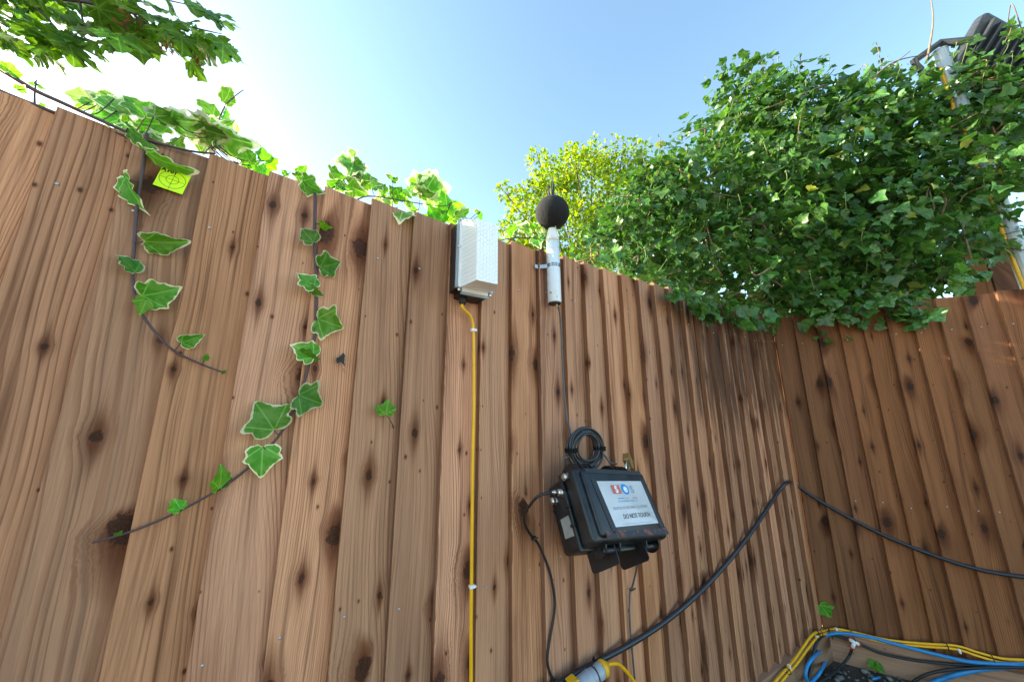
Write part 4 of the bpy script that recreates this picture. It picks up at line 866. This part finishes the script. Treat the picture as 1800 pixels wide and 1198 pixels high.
# --- ivy hedge on the corner
def hedge():
    spec = [(1330, 290, 2.5, 150), (1225, 350, 2.35, 95), (1420, 300, 2.5, 160), (1320, 165, 2.6, 62), (1345, 220, 2.6, 86), (1500, 400, 2.3, 165), (1590, 260, 2.4, 150), (1690, 270, 2.3, 95), (1730, 190, 2.3, 60), (1640, 170, 2.4, 60), (1330, 440, 2.15, 110), (1440, 470, 2.1, 95),
            (1540, 470, 2.05, 95), (1640, 420, 2.15, 105), (1140, 400, 2.15, 78), (1150, 335, 2.4, 62), (1105, 375, 2.3, 55), (1065, 405, 2.25, 40), (1080, 425, 2.05, 50), (1040, 440, 1.95, 34), (1180, 340, 2.3, 66), (1230, 440, 2.1, 80), (1150, 445, 2.0, 45), (1745, 280, 2.2, 62), (1480, 275, 2.5, 105), (1530, 160, 2.5, 46), (1395, 200, 2.6, 50), (1800, 190, 2.25, 60), (1830, 110, 2.25, 60), (1790, 260, 2.2, 50), (1705, 155, 2.2, 40), (1765, 165, 2.15, 45), (1795, 55, 2.2, 25), (1700, 225, 2.08, 42), (1715, 300, 2.02, 40), (1755, 230, 2.08, 42), (1770, 310, 2.0, 34), (1740, 350, 2.0, 40), (1260, 470, 1.98, 50), (1330, 500, 1.95, 55), (1420, 520, 1.92, 55), (1500, 520, 1.9, 48), (1160, 455, 2.9, 45), (1250, 445, 3.0, 62), (1350, 440, 3.0, 85), (1440, 430, 3.0, 90), (1530, 420, 3.0, 90), (1620, 420, 2.9, 80), (1690, 430, 2.7, 62), (1080, 455, 2.6, 30)]
    lobes = [(PD(u, v, d), (r*d/FPX,)*3) for u, v, d, r in spec]
    lobes += [(Vector((x, .20, HT+.10)), (.14, .12, .14)) for x in np.arange(1.25, 2.4, .16)] + [(CORNER+BD*q-BN*.20+Z3*(HT+.10), (.13, .13, .14)) for q in np.arange(.0, .90, .15)] + [(CORNER+BD*q-BN*.30+Z3*(HT+.22), (.15, .15, .14)) for q in np.arange(.1, .80, .2)]
    base = Vector((2.75, .25, 0)); root = thing('ivy_bush', 'big dark green ivy bush overhanging the fence corner', 'ivy bush', base)
    S = lobes_sample(clumps([(c, tuple(x*.9 for x in r)) for c, r in lobes], 5), 22000)
    hang = [(PB(u, v, .05+random.random()*.06), Vector((-.5, -.5, -.3)).normalized(), 1) for u, v in [(random.uniform(1395, 1640), random.uniform(515, 560)) for _ in range(120)]] + [(PA(u, v, .03+random.random()*.06), Vector((0, -1, -.2)).normalized(), 1) for u, v in [(u, 470+(u-1050)*.29+random.uniform(-8, 28)) for u in [random.uniform(1170, 1370) for _ in range(110)]]]
    for k in range(26):
        u = random.uniform(1390, 1640); hang.append((PB(u, random.uniform(548, 600 if u < 1500 else 575), .05), Vector((-.5, -.5, -.6)).normalized(), 1))
    items = []; shoots = []
    for P, d, q in S:
        if len(shoots) > 75: break
        if q > .9 and d.z > .25 and P.z > HT+.35 and random.random() < .12:
            t = (Vector((0, 0, 1))+d*.7+jit(.25)).normalized(); l = random.uniform(.10, .24); e = P+t*l; shoots.append((P, P+t*l*.5+jit(.01), e))
            for k in range(7):
                f = (k+1)/7; a = t.orthogonal(); a = Matrix.Rotation(k*2.4, 3, t) @ a.normalized(); S.append((P+t*l*f+a*.006, (a+Vector((0, 0, .1))).normalized(), .5))
    for P, d, q in S+hang:
        inA = P.y < .012 and P.x < XC+.05 and P.z < HT+.012 and (P.y > -.03); 
        sB = (P-CORNER).dot(BN); behindB = sB < .03 and P.y < .2
        if P.z < HT+.02 and q != 1 and not (P.y > .06 and sB < -.06): 
            if abs(P.y) < .06 or abs(sB) < .06: continue
        if P.z < .3: continue
        T = (Vector((0, 0, -.55))+d*.55+jit(.45)).normalized(); N = (d*.7+Vector((0, 0, .55))+jit(.42)).normalized()
        s = .024+.052*random.random()**1.5
        items.append((P, T, N, s))
    # the largest and frontmost leaves become parts
    score = []
    for i, (P, T, N, s) in enumerate(items):
        u, v, z = project(P); score.append((s/z*(1 if 0 < u < PW and 0 < v < PH else 0)*(1.6 if abs(N.dot((CAM-P).normalized())) > .55 else 1)/(z**1.6), i))
    top = {i for _, i in sorted(score, reverse=True)[:300]}
    for i in top: P, T, N, s = items[i]; put_leaf(root, 'dark', P, T, N, s)
    merge_leaves('foliage', [np.array(leaf_matrix(P-base, T, N, s)) for i, (P, T, N, s) in enumerate(items) if i not in top], SIMPLE_IVY, M['ivy_mass'], root)
    # limbs and twigs
    V = []; F = []
    for k in range(5):
        a = base+jit(.08); a.z = -.03; tgt = random.choice(lobes[:12])[0]; tube_data([p-base for p in spline([a, a+Vector((0, 0, 1.1))+jit(.1), (a+tgt)/2+Vector((0, 0, .5)), tgt], 8)], [.028*(1-.75*i/24) for i in range(25)], 7, True, V, F)
    link('trunk', mesh('trunk', V, F, True), root, None, (M['bark'],))
    V = []; F = []
    for k in range(280):
        c, r = random.choice(lobes); d = Vector(rng.normal(size=3)).normalized(); a = c+d*r[0]*random.uniform(.3, .9); b = c+Vector(rng.normal(size=3)).normalized()*r[0]*random.uniform(.7, 1.05)
        if min(a.z, b.z) < HT+.05: continue
        tube_data([p-base for p in spline([a, (a+b)/2+jit(.05), b], 5)], [random.uniform(.0025, .005)]*11, 5, True, V, F)
    for sh_ in shoots: tube_data([p-base for p in spline(sh_, 4)], [.0022]*9, 4, True, V, F)
    for px in (((1655, 380), (1662, 345), (1630, 320)), ((1580, 390), (1620, 365), (1632, 330)), ((1600, 400), (1640, 375), (1634, 335)), ((1630, 105), (1640, 40), (1636, -10)), ((1520, 150), (1570, 110), (1630, 95)), ((1500, 190), (1545, 135), (1600, 90))):
        tube_data([p-base for p in spline([PD(u, v, 1.98 if v > 200 else 2.25) for u, v in px], 6)], [.006-.0003*i for i in range(13)], 6, True, V, F)
    o = link('twigs', mesh('twigs', V, F, True), root, None, (M['twig'],)); o['kind'] = 'stuff'
    # flower stalks with round bud heads standing out of the leaves
    V = []; F = []; bmv = bmesh.new()
    pick = [S[i] for i in rng.choice(len(S), 1800, replace=False)]; k = 0
    for P, d, q in pick:
        if q < .88 or P.z < HT+.06 or d.z < -.15: continue
        k += 1
        if k > 300: break
        t = (Vector((0, 0, .9))+d*.4+jit(.15)).normalized(); e = P+t*random.uniform(.05, .11); tube_data([P-base, (P+e)/2-base+jit(.004), e-base], .0016, 4, True, V, F)
        b0 = len(V); r = random.uniform(.005, .008)
        for dd in ((1, 0, 0), (0, 1, 0), (-1, 0, 0), (0, -1, 0), (0, 0, 1), (0, 0, -1)): V.append(e-base+Vector(dd)*r)
        F += [(b0, b0+1, b0+4), (b0+1, b0+2, b0+4), (b0+2, b0+3, b0+4), (b0+3, b0, b0+4), (b0+1, b0, b0+5), (b0+2, b0+1, b0+5), (b0+3, b0+2, b0+5), (b0, b0+3, b0+5)]
    o = link('flower_buds', mesh('flower_buds', V, F, True), root, None, (M['bud'],)); o['kind'] = 'stuff'
hedge()
# --- golden tree behind
def golden():
    D = 6.5; spec = [(965, 345, 62), (1040, 330, 88), (1092, 285, 48), (1130, 360, 80), (948, 285, 30), (1000, 410, 80), (912, 348, 26), (1090, 420, 90), (895, 420, 32), (1012, 285, 30), (1170, 310, 40), (940, 400, 60), (1175, 380, 70), (885, 335, 16)]
    lobes = [(PD(u, v, D+random.uniform(-.5, .5)), (r*D/FPX*.98,)*3) for u, v, r in spec]; c = PD(1050, 420, D+.2); base = Vector((c.x, c.y, 0)); root = thing('golden_tree', 'sunlit yellow green tree standing beyond the fence behind the black foam ball', 'tree', base)
    S = lobes_sample(clumps([(c_, tuple(x*.86 for x in r_)) for c_, r_ in lobes], 6, (.25, .45)), 17000, .25)
    merge_leaves('crown', [np.array(leaf_matrix(P-base, (d*.8+Vector((0, 0, -.2))+jit(.5)).normalized(), (Vector((0, 0, .8))+jit(.5)).normalized(), random.uniform(.045, .10))) for P, d, q in S], SIMPLE_OVAL, M['gold'], root)
    V = []; F = []; top = Vector((0, 0, 2.2)); tube_data(spline([Vector((0, 0, -.05)), Vector((.05, .02, 1.1)), top], 6), [.13-.003*i for i in range(13)], 9, True, V, F)
    for cc, r in lobes:
        e = cc-base; tube_data(spline([top-Vector((0, 0, .2)), (top+e)/2+jit(.12), e, e+(e-top).normalized()*r[0]*.8], 5), [.028-.0016*i for i in range(16)], 6, True, V, F)
    link('trunk', mesh('trunk', V, F, True), root, None, (M['bark'],))
golden()
# --- maple branch over the fence
def maple():
    base = Vector((-2.3, 1.7, 0)); root = thing('maple_tree', 'maple tree whose leafy branch with red brown keys hangs over the fence', 'tree', base)
    V = []; F = []; fork = Vector((-2.2, 1.65, 2.6))
    tube_data([p-base for p in spline([base-Vector((0, 0, .05)), base+Vector((.05, 0, 1.3)), fork, fork+Vector((-.2, .2, 1.6))], 6)], [.10-.003*i for i in range(19)], 10, True, V, F)
    link('trunk', mesh('trunk', V, F, True), root, None, (M['bark'],))
    V = []; F = []; allb = []
    def br(px, r0):
        sp = spline(px, 7); n = len(sp); V, F = tube_data([p-base for p in sp], [r0*(1-.75*i/n) for i in range(n)], 7); link('branch', mesh('branch', V, F, True), root, None, (M['stem'],))
    D = 1.62
    br([fork, PD(-120, -40, 1.75), PD(40, -8, 1.65), PD(140, 2, D), PD(230, 22, D), PD(310, 40, D)], .016)
    br([PD(40, -8, 1.65), PD(90, 40, D), PD(120, 75, 1.58)], .006); br([PD(140, 2, D), PD(250, -5, 1.66), PD(340, 10, 1.66)], .006)
    br([PD(230, 22, D), PD(280, 60, D), PD(325, 105, D)], .005); br([PD(230, 22, D), PD(345, 50, D), PD(390, 60, D)], .005); br([PD(-120, -40, 1.75), PD(-10, 30, 1.6), PD(30, 60, 1.6)], .006)
    br([PD(140, 2, D), PD(150, 45, 1.6), PD(190, 75, 1.6)], .005)
    regs = [(-60, 330, -60, 20, 46), (-60, 260, 10, 60, 36), (0, 200, 50, 95, 20), (270, 390, 20, 80, 14)]
    spots = [(random.uniform(a, b), random.uniform(c, d)) for a, b, c, d, n in regs for _ in range(n)]
    spots += [(386, 35), (385, 80), (340, 95), (300, 85), (240, 68), (280, 85), (168, 72), (70, 60), (92, 75), (360, 15), (320, 60), (205, 60), (120, 70), (392, 75), (335, 105)]
    for u, v in spots:
        P = PD(u, v, D+random.uniform(-.16, .16)); T = (Vector((.45, -.25, -.75))+jit(.4)).normalized(); N = (Vector((-.1, -.45, .85))+jit(.32)).normalized()
        put_leaf(root, 'maple', P, T, N, random.uniform(.085, .125))
    V = []; F = []
    for (u, v) in ((222, 38), (246, 34), (290, 82), (350, 96), (235, 20), (300, 70)):
        for k in range(12):
            a = PD(u+random.gauss(0, 7), v+random.gauss(0, 6), D-.06); d = (Vector((0, 0, -1))+jit(.8)).normalized()*random.uniform(.02, .035); s = d.cross(jit(1)).normalized()*.006
            b = len(V); V += [a-base, a+d*.6+s-base, a+d-base, a+d*.6-s-base]; F.append((b, b+1, b+2, b+3))
    o = link('seed_keys', mesh('seed_keys', V, F), root, None, (M['seed'],)); o['kind'] = 'stuff'
    lob = [(Vector((-2.3, 1.8, 4.3)), (1.0, .9, .9)), (Vector((-2.9, 1.5, 3.7)), (.8, .8, .7)), (Vector((-1.9, 1.7, 3.75)), (.55, .5, .45))]
    S = lobes_sample(lob, 900, .5)
    merge_leaves('crown', [np.array(leaf_matrix(P-base, (Vector((.2, 0, -.7))+jit(.5)).normalized(), (Vector((0, 0, 1))+jit(.4)).normalized(), random.uniform(.09, .13))) for P, d, q in S], SIMPLE_IVY, M['maple_mass'], root)
maple()
# ------------------------------------------------------------------ floodlight pole and post beyond the corner
def pole():
    D = 2.3; t = PD(1652, 92, D); b = Vector((t.x+.02, t.y, 0)); q = hit(1772, 400, t, Vector((t.x-CAM.x, t.y-CAM.y, 0)).normalized()); b = t+(q-t)*((t.z+.03)/(t.z-q.z))
    root = thing('lamp_pole', 'galvanised pole with dark floodlight and yellow cable behind the ivy bush', 'lamp post', b); L = b
    def at(z): return t+(b-t)*((t.z-z)/(t.z-b.z))-L
    bm = bmesh.new(); cyl(bm, Vector(), t-L, .036, seg=18); cyl(bm, t-L, t-L+(t-b).normalized()*.006, .038, seg=18); part('pole', bm, M['galv'], root)
    off = -RT*.043; tube('cable', [L+at(z)+off+jit(.002) for z in np.linspace(.4, t.z-.15, 20)], .009, M['yellow'], root)
    for z in (HT+.45, HT+.9, HT+.05): tie(root, L+at(z), Z3, .05, Vector((.02, 0, .01)))
    # floodlight
    c = PD(1752, 105, D-.05)-L; m = Matrix((( -UP*.35+RT*.94).normalized(), (FW*.9+UP*.35).normalized(), (UP*.9+RT*.35).normalized())).transposed()
    q_ = m.to_quaternion().normalized().to_matrix().to_4x4(); q_.translation = c
    bm = bmesh.new(); rbox(bm, -.25, .25, -.035, .035, -.17, .17, .02, 2, q_)
    part('floodlight_body', bm, M['flood'], root)
    for i in range(9):
        bm = bmesh.new(); x = -.20+i*.05; rbox(bm, x-.005, x+.005, -.062, -.036, -.13, .13, .002, 1, q_); part('cooling_fin', bm, M['flood'], root)
    bm = bmesh.new(); V, F = tube_data([t-L+RT*-.13+UP*-.12, t-L+RT*-.17+UP*-.06, t-L+RT*.0+UP*.06, q_ @ Vector((-.23, -.03, 0))], .022, 6); link('bracket', mesh('bracket', V, F), root, None, (M['flood'],))
    bm = bmesh.new(); cyl(bm, t-L+RT*-.13+UP*-.12, t-L+RT*.06+UP*-.16, .016, seg=8); part('bracket_stay', bm, M['flood'], root)
pole()
def panel():
    D = 2.5; a = hit(1742, 430, PD(1742, 430, D), FW); root = thing('timber_screen', 'dark brown timber screen standing behind the pole and the darker fence', 'screen', (a.x, a.y, -.03)); h = a.z+.10
    m = Matrix.Rotation(math.radians(-52), 4, 'Z')
    for k in range(3):
        bm = bmesh.new(); rbox(bm, -.17+k*.115, -.17+k*.115+.11, -.012-.003*(k % 2), .012, 0, h, .003, 1, m); part('board', bm, M['wood_b'], root)
    bm = bmesh.new(); rbox(bm, .178, .225, -.03, .03, 0, h+.02, .003, 1, m); part('end_post', bm, M['wood'], root)
panel()
